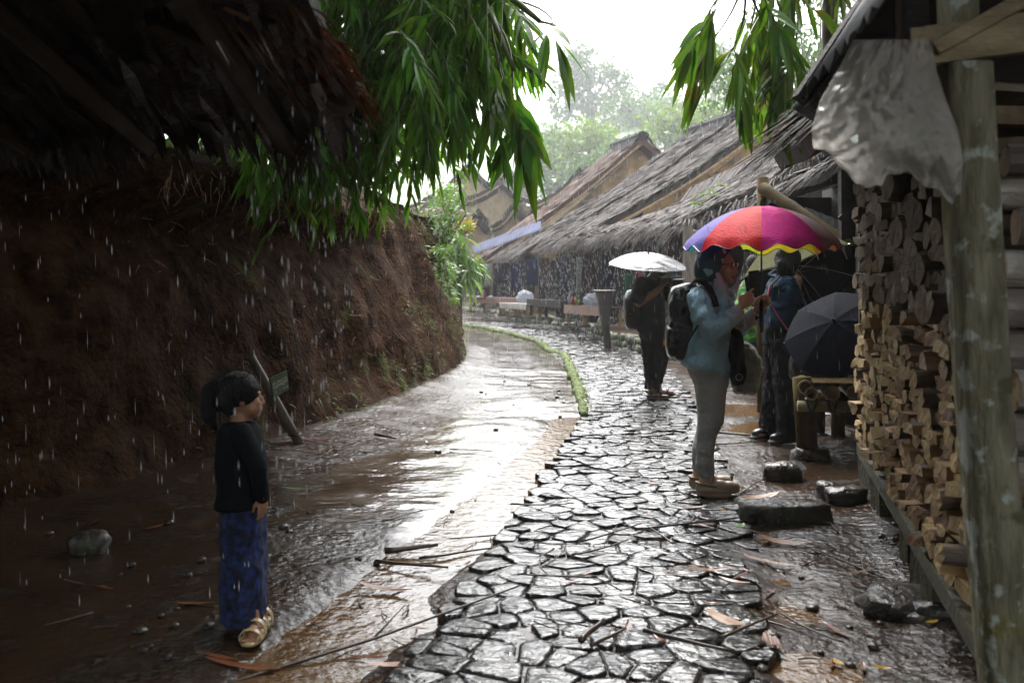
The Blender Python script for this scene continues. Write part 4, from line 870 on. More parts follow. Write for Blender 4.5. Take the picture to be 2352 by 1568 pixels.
def screen(label, root, c, r, n, seed, L=(.5, .85)):  # low unseen trees added to block light from the sides and behind
    rg = np.random.default_rng(seed); t = thing('added_shade_tree', label, 'tree', root, 'unseen crowns added for shade'); m = MB(); c = np.asarray(c, float); root = np.asarray(root, float)
    m.tube([root, (root + c) / 2 + V3(.2, 0, 0), c], [.25, .2, .1], 10)
    for k in range(8): q = c + rg.normal(size=3) * np.array(r) * .5; m.tube([c - V3(0, 0, r[2] * .4), (c + q) / 2, q], [.09, .06, .02], 6)
    m.build('trunk', M['bark'], t, True); b = MB()
    for _ in range(n):
        q = nrm(rg.normal(size=3)) * rg.uniform(.5, 1.) ** .5; p = c + q * np.array(r); p[2] = max(p[2], .3); b.blade(p, V3(*rg.normal(size=3)), V3(*rg.normal(size=3)), rg.uniform(*L), rg.uniform(.16, .26), .2, 0, 2)
    b.build('crown', M['leaf'], t)
screen('unseen bushy low tree added behind the post end of the firewood shelter to block side light', (8.2, 0, 0), (8.0, 0.5, 3.2), (2.6, 4.2, 3.4), 6000, 11)
screen('unseen bushy low tree added behind the far end of the firewood shelter to block side light', (8.6, 7.5, 0), (8.4, 7.0, 3.4), (2.4, 4.0, 3.4), 6000, 12)
screen('unseen bushy low tree added behind the dark hut to block light from the near end of the lane', (-3.5, -8.5, 0), (-3.5, -8.5, 3.4), (5.0, 2.0, 3.6), 6000, 13)
screen('unseen bushy low tree added far back on the left bank top to block side light', (-9.5, 3, 3.5), (-9.5, 3.0, 5.0), (2.4, 6.5, 3.0), 6000, 15)
# ---------------------------------------------------------------- near thatched hut at the left
ht = thing('thatched_hut', 'dark palm thatched hut roof jutting in from the top left with dripping fringe', 'hut', (-2.6, 1.2, 0))
C = P(800, 205, 3.5); V0 = P(625, -20, 2.5); EL = P(-500, 250, 4.9)
V1 = V0 + (V0 - C) * 3.2 + V3(.25, 0, .45); EB = EL + (V1 - C)
hb, hsn = MB(), MB(); slope(hb, hsn, EL, C, EB, V1, 900, thick=.08, L=(.07, .16), wd=.03, sag=-.02, hang=.03)
# underside leaves: rows of overlapping palm fronds lying along the fall of the roof
for _ in range(1300):
    u, v = random.random(), random.random(); a = EL + (C - EL) * u; b = EB + (V1 - EB) * u; p = a + (b - a) * v * .8 - V3(0, 0, .12 + U(0, .06))
    d = nrm(a - b + V3(U(-.25, .25), U(-.2, .2), U(-.06, .03))); L = U(.25, .5); p = p + V3(0, 0, .03); hsn.strip([p, p + d * L * .5, p + d * L + V3(0, 0, -.05)], [.035, .04, .008], V3(d[1], -d[0], U(-.4, .4)))
ro = hb.build('roof', M['thatchd'], ht); hsn.build('palm_fronds', M['thatchd'], ro)
fb = MB()
for _ in range(420):                                                # the fringe of the eave, longest toward the left
    u = random.random() ** .8; a = EL + (C - EL) * u - V3(0, 0, U(.02, .10)); left = u < .80
    d = nrm(V3(U(.0, .5), U(.1, .5), -U(.7, 1.3)) if left else V3(U(.3, 1), U(.0, .6), -U(.3, .8))); L = (U(.14, .30) if u < .66 else (U(.08, .18) if left else U(.04, .10)))
    fb.strip([a, a + d * L * .55, a + d * L], [.05, .045, .004], V3(1, -.3, U(-.3, .3)))
for _ in range(60):
    u = U(.90, .945); a = EL + (C - EL) * u - V3(0, 0, .04); L = U(.15, .34); fb.strip([a, a + V3(U(-.02, .04), .02, -L * .5), a + V3(U(-.03, .06), .02, -L)], [.012, .012, .004], V3(1, .2, 0))
fb.build('eave_fringe', M['thatchd'], ro)
vb = MB()
for _ in range(520):                                                # reddish strands along the open verge
    t = U(-.02, .75); a = C + (V0 - C) * t * 1.35 + V3(U(-.25, .02), 0, U(-.04, .06)); d = nrm(V3(U(.6, 1), U(.3, .8), -U(.12, .5))); L = U(.08, .20)
    vb.strip([a, a + d * L * .5, a + d * L + V3(0, 0, -.06)], [.016, .014, .002], V3(d[1], -d[0], U(-.5, .5)))
vb.build('verge_strands', M['strandr'], ro)
rb = MB()
for k in (.12, .32, .52, .72, .92):
    a = EL + (C - EL) * k - V3(0, 0, .2); b = EB + (V1 - EB) * k - V3(0, 0, .2); rb.tube([a, b], .035, 8)
rb.build('rafters', M['rafter'], ht)
rb = MB(); rb.beam(P(350, 25, 2.7), P(800, 232, 3.35), .07, .09); rb.build('beam', M['rafter'], ht)
for a in (EL + (C - EL) * .2, EL + (EB - EL) * .6 + (C - EL) * .15): pm = MB(); pm.tube([V3(a[0], a[1] - .3, 0), a - V3(0, .3, .2)], .06, 8); pm.build('post', M['postwood'], ht)
wb = MB(); wb.beam(V3(-6.5, 1.2, 1.2), V3(-1.5, -2.2, 1.2), .08, 2.4); wb.build('wall', M['darkwood'], ht)

# ---------------------------------------------------------------- firewood shelter at the right
sh = thing('firewood_shelter', 'open firewood shelter with a lichen spotted front post and metal roof edge at the right', 'shed', (2.4, 3.6, 0))
pm = MB(); pc = [P(2385, 2150, 2.66), P(2350, 1900, 2.68), P(2312, 1568, 2.7), P(2281, 1200, 2.72), P(2257, 900, 2.73), P(2235, 550, 2.74), P(2218, 250, 2.75), P(2213, 150, 2.75)]
pc[0][2] = -.02
rs = []
for i, c in enumerate(pc):
    w_ = .060 + .006 * fn(i * .7, 3); d_ = .058; rs.append([c + V3(w_ * x, d_ * y_, 0) for x, y_ in ((-1, -.8), (-.8, -1), (0, -1.06), (.8, -1), (1, -.8), (1.03, 0), (1, .8), (.8, 1), (-.8, 1), (-1, .8))])
pm.rings(rs); pm.build('post', M['lichen'], sh, True)
pm = MB(); pm.beam(P(2090, 112, 2.76), P(2460, 62, 2.66), .05, .105, jit=.004); pm.build('cross_beam', M['beamw'], sh)
pm = MB(); pm.beam(P(2150, 112, 2.715), P(2480, -75, 2.62), .03, .042, jit=.003); pm.build('brace', M['beamw'], sh)
pm = MB(); pm.beam(P(2196, 150, 2.84), P(2180, -260, 2.84), .12, .05, (0, 1, 0)); pm.build('upper_post', M['lichen'], sh)
pm = MB(); pm.tube([P(2060, 150, 3.0), P(2065, 60, 3.0), P(2062, -90, 3.0)], [.010, .018, .016], 6); pm.build('hanging_stick', M['postwood'], sh)
# metal roof sheets: the eave corner reaches over the path
K0 = P(1832, 232, 3.25); Kt = P(1995, -10, 3.3)
dn = Kt - K0; K1 = K0 + dn * 6.5; back = V3(-.52, -4.0, .0)
mb = MB(); n = 90; vs = []
for i in range(n + 1):
    t = i / n
    for s_ in (0, .12, .3, .6, 1):
        q = K0 + dn * 6.5 * s_ + back * t; q = q + V3(0, 0, .018 * math.sin(t * 2 * math.pi * 38) + (.012 * fn(t * 30, s_ * 5) if s_ == 0 else 0)) + (V3(.03 * fn(t * 20, 1), 0, 0) if s_ == 0 else 0); vs.append(q)
mb.add(vs, [(i * 5 + j, i * 5 + j + 1, (i + 1) * 5 + j + 1, (i + 1) * 5 + j) for i in range(n) for j in range(4)])
o = mb.build('metal_sheet', M['rust'], sh, True); s_ = o.modifiers.new('thick', 'SOLIDIFY'); s_.thickness = .004
mb = MB()      # the sheet lapping the far edge, turned up and buckled
vs = []
for i in range(13):
    t = i / 12; a = K0 + dn * 1.15 * t
    for k in (0, .5, 1): vs.append(a + V3(-.012 + .15 * k * (1 + .5 * fn(t * 3, k)), .02 + .05 * k, -.02 - .075 * k + .02 * fn(t * 6, k * 2, 4)))
mb.add(vs, [(i * 3 + j, i * 3 + j + 1, (i + 1) * 3 + j + 1, (i + 1) * 3 + j) for i in range(12) for j in range(2)])
o = mb.build('bent_flashing', M['flash'], sh, True); s_ = o.modifiers.new('thick', 'SOLIDIFY'); s_.thickness = .004
mb = MB()
for a, b in ((P(1850, 240, 3.22), P(2010, 0, 3.25)), (P(1880, 262, 3.15), P(2080, -40, 3.15))): mb.beam(a, b + (b - a) * 2, .05, .09)
mb.build('rafters', M['darkwood'], sh)
# thatch over the wood rack, further in
E0_, E1_ = V3(1.22, 3.5, 2.10), V3(1.92, 7.3, 2.30); up_ = V3(2.6, -.6, 1.5)
rb, sb = MB(), MB(); slope(rb, sb, E0_, E1_, E0_ + up_, E1_ + up_, 900, thick=.12, L=(.3, .6), wd=.02, sag=.05, hang=.1)
ro = rb.build('rack_roof', M['thatchd'], sh); sb.build('palm_fronds', M['thatchd'], ro)
mb = MB(); mb.beam(V3(3.3, 2.0, 1.3), V3(4.1, 8.0, 1.3), .05, 3.0); mb.beam(V3(2.44, 7.0, 1.9), V3(4.0, 6.8, 1.9), .05, 3.8); mb.beam(V3(3.2, 1.9, 2.6), V3(4.0, 7.9, 2.6), .05, 1.4); mb.beam(V3(1.22, 3.45, 2.70), V3(4.4, 3.0, 2.70), .04, 1.38); mb.beam(V3(2.6, 2.2, 2.6), V3(3.2, .6, 2.6), .05, 2.6)  # wall and boards added around the rack to block light and sky
mb.build('light_block_wall', M['darkwood'], sh)
e_ = nrm(V3(.25, 1, 0)); no_ = nrm(V3(-1, .25, 0))
# the rack: bottom rails, legs on stones, slim uprights
rk = thing('firewood_rack', 'mossy legged wooden rack carrying the split firewood along the path', 'rack', (2.0, 5.0, 0))
def face(y, q=0., z=0.): return V3(rack(y), y, z) + no_ * q
m = MB(); m.beam(face(2.85, .02, .285), face(6.75, .02, .265), .07, .07); m.build('front_rail', M['mossleg'], rk)
m = MB(); m.beam(face(2.85, -.42, .285), face(6.75, -.42, .265), .07, .07); m.build('back_rail', M['mossleg'], rk)
for y, wd_ in ((6.62, .20), (6.05, .09), (5.85, .06), (4.42, .15), (4.15, .12)):
    m = MB(); m.beam(face(y, -.03, -.03), face(y, -.03, .25), wd_, .10, (1, 0, 0), jit=.006); lg = m.build('leg', M['mossleg'], rk)
    if y in (4.42, 4.15):
        m = MB(); ph = U(0, 9); m.ell(face(y, -.03, .0), (.17, .14, .05), None, 12, 0, .6, lambda q_: 1 + .2 * fn(q_[0] * 2 + ph, q_[1] * 2)); m.build('footing_stone', M['rock'], lg, True)
m = MB(); m.beam(face(4.62, .02, .10), face(4.62, .02, .26), .10, .05, (1, 0, 0)); m.build('rail_block', M['mossleg'], rk)
for u, Y, wd_ in ((2078, 5.15, .045), (2110, 5.0, .13)):
    a = P(u + (12 if wd_ < .1 else 14), 760, Y); b = P(u, 380, Y); m = MB(); m.beam(a, V3(b[0], b[1], 2.2), wd_, .05, (0, 1, 0)); m.build('upright', M['darkwood'] if wd_ > .1 else M['postwood'], rk)

# firewood: a dozen kinds of piece, then every piece placed in rows
def log_mesh(kind, L, r, sd):
    random.seed(sd); m = MB(); n = 11
    if kind == 'round': sec = [(math.cos(a) * r * U(.92, 1.06), math.sin(a) * r * U(.9, 1.05)) for a in [2 * math.pi * i / n for i in range(n)]]; kinds = [0] * n
    elif kind == 'half': sec = [(math.cos(a) * r * 1.15, math.sin(a) * r * 1.2 - r * .45) for a in [math.pi * i / 6 for i in range(7)]]; kinds = [0] * 6 + [2]
    elif kind == 'wedge': sec = [(-r, -r * .8), (r * .9, -r * .75), (r * 1.05, -r * .1), (r * .55, r * .75), (r * .0, r * .95)]; kinds = [2, 0, 0, 0, 2]
    else: sec = [(-r * 1.2, -r * .6), (r * 1.15, -r * .65), (r * 1.1, r * .5), (.1 * r, r * .75), (-r * 1.15, r * .55)]; kinds = [2, 2, 2, 0, 2]
    n = len(sec); rs = []; mid = 4
    for i in range(mid + 1):
        x = L * i / mid; k = 1 + U(-.04, .04); dy, dz = U(-.006, .006), U(-.006, .006)
        rs.append([V3(x + (U(-.0035, .0035) if i in (0, mid) else 0), p[0] * k + dy, p[1] * k + dz) for p in sec])
    b = 0; m.v = [tuple(q) for r_ in rs for q in r_]
    for i in range(mid):
        for j in range(n): m.f.append((i * n + j, (i + 1) * n + j, (i + 1) * n + (j + 1) % n, i * n + (j + 1) % n)); m.m.append(kinds[j])
    c = len(m.v); m.v.append(tuple(np.mean(rs[0], 0) + V3(-.001, 0, 0)))
    for j in range(n): m.f.append((c, j, (j + 1) % n)); m.m.append(1)
    m.f.append(tuple(mid * n + j for j in range(n))[::-1]); m.m.append(1)
    return m
LK = [('round', .36, .036, 1), ('round', .34, .042, 2), ('round', .38, .030, 3), ('half', .36, .040, 4), ('half', .33, .046, 5), ('wedge', .36, .040, 6), ('wedge', .34, .046, 7), ('slab', .36, .036, 8), ('slab', .33, .043, 9), ('wedge', .38, .034, 10), ('half', .36, .034, 11), ('slab', .36, .030, 12)]
LLAB = {'round': ('round bark covered log with pale sawn end in the firewood pile', 'round firewood logs'), 'half': ('half round split log with pale face and dark bark back in the firewood pile', 'half round split logs'), 'wedge': ('wedge shaped split piece with pale cut end in the firewood pile', 'wedge shaped firewood pieces'), 'slab': ('flat blocky split piece with pale cut end in the firewood pile', 'blocky split firewood pieces')}
protos = []
for k, L, r, sd in LK: protos.append((log_mesh(k, L, r, sd), k, r))
random.seed(5)
ppl = []                                                             # (score, proto, loc, rot, scale)
zr = .335
zang = math.atan2(-no_[1], -no_[0])
while zr < 1.98:
    hz_ = U(.054, .088) if zr < 1.35 else U(.075, .10); y = U(3.15, 3.25)
    while y < 6.72 - max(0, zr - 1.3) * .25:
        i = random.randrange(len(protos)); mb, k, r = protos[i]; big = 1.
        if zr > 1.25 and random.random() < .45: i = random.choice((0, 1, 2)); mb, k, r = protos[i]; big = U(1.0, 1.35)
        sc = hz_ / (2 * r) * U(.92, 1.12) * (1 if zr < 1.25 else big); wdt = r * 2 * sc * (1.0 if k == 'round' else 1.16)
        wy = random.choice((1., 1.)) if k == 'round' else U(.95, 1.7)
        stick = random.gauss(.0, .026) + (.05 if random.random() < .08 else 0)
        p = face(y + wdt * wy / 2, .03 + stick, zr + hz_ / 2 + U(-.006, .006))
        u_ = CX + F * p[0] / p[1]; v_ = HV - F * (p[2] - H) / p[1]
        hid = 0.2 if (2185 < u_ < 2330 or u_ > 2370 or v_ < 430) else 1.
        shaded = p[2] > 1.28 + .16 * fn(p[1] * 2.5, p[2] * 2)  # upper rows get the cut wood with roof shade painted in
        ppl.append((hid / p[1], (i, shaded), p, (random.choice((U(-.2, .2), U(2.95, 3.35), U(0, 6.3) if k == 'round' else U(-.4, .4))), U(-.06, .06), zang + .25 + U(-.16, .16)), (U(.85, 1.1), sc * wy, sc)))
        y += wdt * wy * .97
    zr += hz_ * .96
# the stack of thick logs just behind the front post, their pale ends to the path
bigs = []
for z, Y, r in ((1.66, 2.96, .046), (1.565, 2.95, .060), (1.44, 2.98, .060), (1.325, 2.96, .062), (1.20, 2.97, .062), (1.075, 2.96, .066), (.945, 2.97, .064), (1.76, 2.99, .05), (.835, 2.97, .05)):
    bigs.append((V3(rack(Y) + U(-.06, .06), Y, z), r))
for z, Y, r in ((1.62, 4.5, .07), (1.50, 4.1, .075), (1.36, 4.3, .065), (1.45, 3.9, .065), (1.30, 3.75, .07), (1.66, 4.0, .07)): bigs.append((face(Y, .09, z), r))
ppl.sort(key=lambda q: -q[0]); nind = 282
shared = {}
stuff = MB()
for n_, (sc, io, p, rot, scl) in enumerate(ppl):
    i, shaded = io; mb, k, r = protos[i]; LM = [M['bark_log'], M['cutshade'], M['cutshade']] if shaded else [M['bark_log'], M['cut'], M['split']]
    if n_ < nind:
        if io not in shared:
            o = mb.build('firewood_log', LM); shared[io] = o
        else: o = shared[io].copy(); COL.objects.link(o)
        o.location = tuple(p); o.rotation_euler = rot; o.scale = scl; tag(o, ('painted darker for shade, ' if shaded else 'pale fresh ') + LLAB[k][0].replace('pale ', ''), 'firewood', ('dark ' if shaded else 'pale ') + LLAB[k][1])
    else:
        from mathutils import Euler, Matrix
        R_ = np.array(Euler(rot).to_matrix()); o_ = len(stuff.v)
        stuff.v.extend([tuple(p + R_ @ (np.array(q) * np.array(scl))) for q in mb.v]); stuff.f.extend([tuple(a + o_ for a in f) for f in mb.f]); stuff.m.extend([q_ + (0 if not shaded or q_ == 0 else 2) for q_ in mb.m])
tag(stuff.build('firewood_stack', [M['bark_log'], M['cut'], M['split'], M['cutshade'], M['cutshade']]), 'farther and hidden split firewood packed in the rack behind the nearer pieces', 'firewood stack', kind='stuff')
thick = None
for n_, (p, r) in enumerate(bigs):
    if thick is None: thick = log_mesh('round', .8, .06, 77).build('thick_log', [M['bark_grey'], M['cut'], M['split']]); o = thick
    elif n_ == 9: dark_thick = log_mesh('round', .8, .06, 78).build('thick_log', [M['bark_log'], M['cutshade'], M['cutshade']]); o = dark_thick  # ends use the cut wood darkened for roof shade
    else: o = (thick if n_ < 9 else dark_thick).copy(); COL.objects.link(o)
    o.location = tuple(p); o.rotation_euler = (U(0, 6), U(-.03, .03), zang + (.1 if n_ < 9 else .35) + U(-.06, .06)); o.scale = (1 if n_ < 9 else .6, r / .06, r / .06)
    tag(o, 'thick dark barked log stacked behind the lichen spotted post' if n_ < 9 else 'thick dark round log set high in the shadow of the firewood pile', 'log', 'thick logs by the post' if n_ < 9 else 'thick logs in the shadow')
# torn plastic sheet hung from the eave
def quadsheet(pts, nu, nv, bul):
    m = MB(); vs = []
    for j in range(nv + 1):
        for i in range(nu + 1):
            s_, t = i / nu, j / nv
            L_ = np.array([np.interp(t, [k[0] for k in pts], [k[1] for k in pts]), np.interp(t, [k[0] for k in pts], [k[2] for k in pts]), np.interp(t, [k[0] for k in pts], [k[3] for k in pts])])
            u = L_[0] + (L_[1] - L_[0]) * s_; v = 92 + t * (L_[2] - 92)
            rag_ = 0
            if t > .72:
                k = (t - .72) / .28; edge = np.interp(s_, [0, .12, .25, .36, .42, .46, .62, .72, .85, .93, 1], [300, 380, 425, 428, 430, 400, 395, 425, 440, 470, 440]) + 9 * fn(s_ * 14, 2) + 5 * fn(s_ * 40, 3)
                v = (92 + .72 * (L_[2] - 92)) * (1 - k) + edge * k
            Y = 2.58 + bul * (-.16 * math.sin(math.pi * min(1, t * 1.1)) * math.sin(math.pi * s_)) + .055 * fn(s_ * 3.2, t * 3.2, 1) + .04 * (abs(fn(s_ * 5 + t * 2, t * 6, 8)) - .2) + .02 * (abs(fn(s_ * 11, t * 9, 5)) + abs(fn(s_ * 9 + t * 7, t * 12, 15))) + .006 * fn(s_ * 30, t * 26, 5)
            vs.append(P(u, v, Y))
    m.add(vs, [(j * (nu + 1) + i, j * (nu + 1) + i + 1, (j + 1) * (nu + 1) + i + 1, (j + 1) * (nu + 1) + i) for j in range(nv) for i in range(nu)]); return m
pl = quadsheet([(0, 1960, 2140, 440), (.2, 1925, 2150, 440), (.4, 1885, 2172, 440), (.6, 1864, 2200, 440), (.8, 1872, 2212, 440), (1, 1890, 2208, 440)], 90, 80, 1.)
po = pl.build('plastic_sheet', M['plastic'], loc=P(2040, 100, 2.6), smooth=True); tag(po, 'crumpled torn whitish plastic sheet hanging from the metal eave', 'plastic sheet')
s_ = po.modifiers.new('thick', 'SOLIDIFY'); s_.thickness = .0015

# ---------------------------------------------------------------- hut behind the umbrellas
hh = thing('open_hut', 'dark open hut behind the umbrellas with a bamboo brace and black posts', 'hut', (3.4, 10.6, 0))
for a, b, w_ in ((P(1948, 870, 9.4), P(1944, 440, 9.4), .13), (P(1985, 870, 9.9), P(1982, 420, 9.9), .09)): m = MB(); m.beam(V3(a[0], a[1], 0), b + V3(0, 0, .2), w_, .1, (0, 1, 0)); m.build('post', M['darkwood'], hh)
m = MB(); a, b = P(1752, 432, 10.5), P(1962, 572, 9.3); m.tube([a + (b - a) * t for t in np.linspace(0, 1, 13)], [.062 if i % 4 else .067 for i in range(13)], 12); m.build('brace', M['bamdark'], hh, True)
m = MB(); a = P(1752, 470, 10.6); m.tube([V3(a[0], a[1], .0), V3(a[0], a[1], 2.5)], .06, 10); m.build('bamboo_post', M['bambr'], hh, True)
m = MB(); m.beam(P(1766, 700, 10.9), P(1766, 560, 10.9), .16, .06, (0, 1, 0)); m.build('side_post', M['postwood'], hh)
m = MB(); m.beam(V3(4.0, 9.0, 1.3), V3(4.7, 15, 1.4), .06, 2.7); m.beam(V3(3.5, 14.4, 1.3), V3(7.5, 14.2, 1.3), .06, 2.6); m.build('wall', M['darkwood'], hh)
rb, sb = MB(), MB(); a0, a1 = P(1700, 430, 10.6), P(1700, 430, 10.6) + V3(.5, 6.0, .1); u_ = V3(3.2, -.4, 1.3)
a0 = V3(3.05, 8.6, 2.55); a1 = V3(3.6, 14.5, 2.6); slope(rb, sb, a0, a1, a0 + u_, a1 + u_, 900, thick=.12, L=(.3, .7), wd=.025, sag=.1, hang=.2); ro = rb.build('roof', M['thatchd'], hh); sb.build('palm_fronds', M['thatchd'], ro)
m = MB(); m.beam(P(1930, 505, 9.35), P(1982, 455, 9.35), .05, .06); m.build('knee_brace', M['darkwood'], hh)
for (u, v, w_, h_, Y), lb in (((1955, 515, 24, 110, 12.2), 'narrow strip of clear plastic hanging between two black posts'), ((1895, 520, 90, 90, 12.6), 'streaked clear plastic sheet behind the bamboo brace')):
    vs = []; m = MB()
    for j in range(13):
        for i in range(13): p = P(u - w_ / 2 + w_ * i / 12, v - h_ / 2 + h_ * j / 12 + (i * 3 if w_ > 50 else 0), Y); p[1] += .04 * math.sin(i * 2.2 + j * .2) + .02 * fn(i, j); vs.append(p)
    m.add(vs, [(j * 13 + i, j * 13 + i + 1, (j + 1) * 13 + i + 1, (j + 1) * 13 + i) for j in range(12) for i in range(12)])
    tag(m.build('clear_plastic', M['clear'], loc=P(u, v, Y), smooth=True), lb, 'plastic sheet')
# bamboo bench
bn = thing('bamboo_bench', 'bamboo bench with open tube ends under the big navy umbrella', 'bench', P(1910, 1045, 7.9) * V3(1, 1, 0))
Yb = 7.9
def hollow(mb_o, a, b, r, n=14):
    d = nrm(b - a); x = nrm(np.cross(d, V3(0, 0, 1))); y_ = np.cross(x, d); c = lambda p, rr: [p + rr * (x * math.cos(q) + y_ * math.sin(q)) for q in [2 * math.pi * i / n for i in range(n)]]
    mb_o.rings([c(b, r), c((a + b) / 2, r * 1.02), c(a + d * .004, r), c(a, r * .97)], False, 0); mb_o.rings([c(a, r * .97), c(a + d * .002, r * .74), c(a + d * .10, r * .70), c(a + d * .11, r * .02)], False, 1)
for u, v, r, lb in ((1864, 905, .052, 0), (1912, 903, .058, 0), (1962, 902, .056, 0)):
    m = MB(); a = P(u, v, 7.72); b = a + V3(.28, 1.3, .0); hollow(m, a, b, r); m.build('bamboo_tube', [M['bam'], M['bamin']], bn, True)
m = MB(); a, b = P(1832, 932, 7.78), P(1990, 934, 7.72); m.tube([a, (a + b) / 2, b], .042, 12); m.build('cross_pole', M['bam'], bn, True)
m = MB()
for u in (1864, 1912, 1962):
    for s_ in (-1, 1): m.tube([P(u + 13 * s_, 915, 7.66), P(u + 7 * s_, 935, 7.70), P(u + 3 * s_, 947, 7.74)], .010, 5)
m.build('lashings', M['rubber'], bn)
m = MB(); a, b = P(1860, 878, 7.74), P(1985, 880, 7.70); dd = V3(.28, 1.3, 0)
for i in range(16): q0 = a + (b - a) * i / 16; q1 = a + (b - a) * (i + .86) / 16; m.add([q0, q1, q1 + dd, q0 + dd, q0 - V3(0, 0, .015), q1 - V3(0, 0, .015), q1 + dd - V3(0, 0, .015), q0 + dd - V3(0, 0, .015)], [(0, 1, 2, 3), (4, 7, 6, 5), (0, 4, 5, 1), (1, 5, 6, 2), (3, 2, 6, 7), (0, 3, 7, 4)])
m.build('slat_seat', M['bambr'], bn)
m = MB(); m.tube([P(1856, 1044, 7.86), P(1847, 930, 7.86), P(1842, 866, 7.86)], [.082, .078, .075], 14); lg = m.build('leg', M['bambr'], bn, True)
m = MB(); a = P(1842, 887, 7.86); hollow(m, a + V3(0, -.10, 0), a + V3(.10, .35, .0), .06); m.build('side_tube', [M['bam'], M['bamin']], bn, True)
for u, v, Y in ((1925, 965, 8.9), (1985, 940, 7.8), (1880, 960, 9.2)): m = MB(); a = P(u, 900, Y); m.tube([V3(a[0], a[1], 0), a], .06, 10); m.build('leg', M['bambr'], bn, True)
def rock(name, u, v, r, lab, mtl='rock', z=.0, e=.7, ax=None):
    p = G(u, v); m = MB(); ph = U(0, 99); m.ell(p + V3(0, 0, z + r[2] * .45), r, ax, 18, 0, e, lambda q_: 1 + .28 * fn(q_[0] * 1.5 + ph, q_[1] * 1.5, q_[2] * 1.5) + .08 * fn(q_[0] * 5 + ph, q_[1] * 5, q_[2] * 5)); tag(m.build(name, M[mtl], smooth=True, loc=p), lab, 'stone')
rock('flat_stone', 1866, 1052, (.15, .11, .06), 'flat stone under the front leg of the bamboo bench', e=.55)
rock('flat_stone', 1925, 955, (.16, .12, .03), 'thin dark slab under the inner bench leg', e=.6)
rock('slab_stone', 1800, 1192, (.27, .11, .075), 'long wet slab lying right of the beige shoes, strewn with bamboo sheaths', e=.5, ax=((1, .1, 0), (-.1, 1, 0), (0, 0, 1)))
rock('stone', 1800, 1100, (.14, .12, .09), 'rounded wet stone just right of the toes of the beige shoes'); rock('stone', 1945, 1152, (.13, .1, .07), 'angular stone at the foot of the rack leg'); rock('stone', 1900, 1140, (.07, .09, .07), 'small tilted stone left of the angular stone by the rack')
rock('stone', 2150, 1425, (.085, .07, .06), 'smooth brown round stone below the near rack leg'); rock('stone', 2230, 1420, (.11, .05, .025), 'pale flat stone beside the smooth brown stone', 'kerbst')
rock('stone', 205, 1262, (.10, .09, .07), 'dark stone half lost in shadow left of the girl'); rock('flat_stone', 2110, 1395, (.24, .16, .05), 'broad mossy footing stone under the near rack leg', e=.6)
m = MB(); c = G(1918, 952); rs = [[c + V3(r * math.cos(a), r * math.sin(a) + .35, z) for a in np.linspace(0, 2 * math.pi, 21)[:-1]] for r, z in ((.20, .02), (.27, .17), (.28, .19), (.26, .18), (.19, .04))]
m.rings(rs); tag(m.build('basin', mat('dark_green_basin', (.02, .05, .04), None, 4., .35), smooth=True, loc=c), 'dark green plastic basin under the bamboo bench', 'basin')
m = MB(); c = P(1880, 840, 8.3); m.ell(c, (.25, .16, .20), None, 18, 0, .8); bg_ = thing('black_bag', 'black backpack resting on the bamboo bench under the navy umbrella', 'bag', c - V3(0, 0, .2)); fuse(m.build('bag_body', M['blackw'], bg_, True), .02, 3, .02)
m = MB(); m.tube([c + V3(.18, -.16, .05), c + V3(.24, -.2, -.1), c + V3(.22, -.18, -.19)], .012, 6); m.build('strap', M['black'], bg_)

# ---------------------------------------------------------------- leaning sign
sb_ = G(694, 1030); sg = thing('leaning_sign', 'small green painted board nailed to a leaning wooden post by the bank', 'sign', sb_)
Ys = sb_[1]; pt_ = P(576, 818, Ys - .05); m = MB(); ax = nrm(pt_ - sb_); m.tube([sb_ - ax * .06, sb_ + (pt_ - sb_) * .3, sb_ + (pt_ - sb_) * .65, pt_], [.040, .040, .038, .036], 8, sq=.7, rag=.03); m.build('post', M['signpost'], sg, True)
m = MB(); m.tube([sb_ + ax * .14 + V3(.05 * math.cos(a), .042 * math.sin(a), .012 * math.sin(a)) for a in np.linspace(0, 6.28, 12)], .007, 5); m.build('wire', M['rubber'], sg)
q = [P(621, 868, Ys - .085), P(659, 850, Ys + .04), P(664, 893, Ys + .04), P(629, 915, Ys - .085)]
nb = nrm(np.cross(q[3] - q[0], q[1] - q[0])); nb = nb if nb[1] < 0 else -nb
m = MB(); m.add([p for p in q] + [p - nb * .022 for p in q], [(0, 1, 2, 3), (7, 6, 5, 4), (0, 4, 5, 1), (1, 5, 6, 2), (2, 6, 7, 3), (3, 7, 4, 0)]); brd = m.build('board', M['green_sign'], sg)
def lettering(txt, s0, t0, size, sqx=1.):
    cu = bpy.data.curves.new('text', 'FONT'); cu.body = txt; cu.size = 1; o = bpy.data.objects.new('text', cu); COL.objects.link(o)
    me = bpy.data.meshes.new_from_object(o.evaluated_get(bpy.context.evaluated_depsgraph_get())); bpy.data.objects.remove(o)
    W_ = max(v.co.x for v in me.vertices); vs = []
    for v in me.vertices:
        s_ = s0 + v.co.x / W_ * size[0]; t = t0 - v.co.y * size[1]
        vs.append(q[0] + (q[1] - q[0]) * s_ + (q[3] - q[0]) * t + ((q[2] - q[1]) - (q[3] - q[0])) * s_ * t + nb * .003)
    m = MB(); m.add(vs, [tuple(p.vertices) for p in me.polygons]); bpy.data.meshes.remove(me); return m
bpy.context.view_layer.update()
for i, (tx, s0, t0, sz) in enumerate((('KP. CIPONDOK', .06, .46, (.90, .26)), ('15', .10, .82, (.12, .20)))): lettering(tx, s0, t0, sz).build('lettering', M['white'], brd)
m = MB(); L_ = lambda s_, t: q[0] + (q[1] - q[0]) * s_ + (q[3] - q[0]) * t + ((q[2] - q[1]) - (q[3] - q[0])) * s_ * t + nb * .003
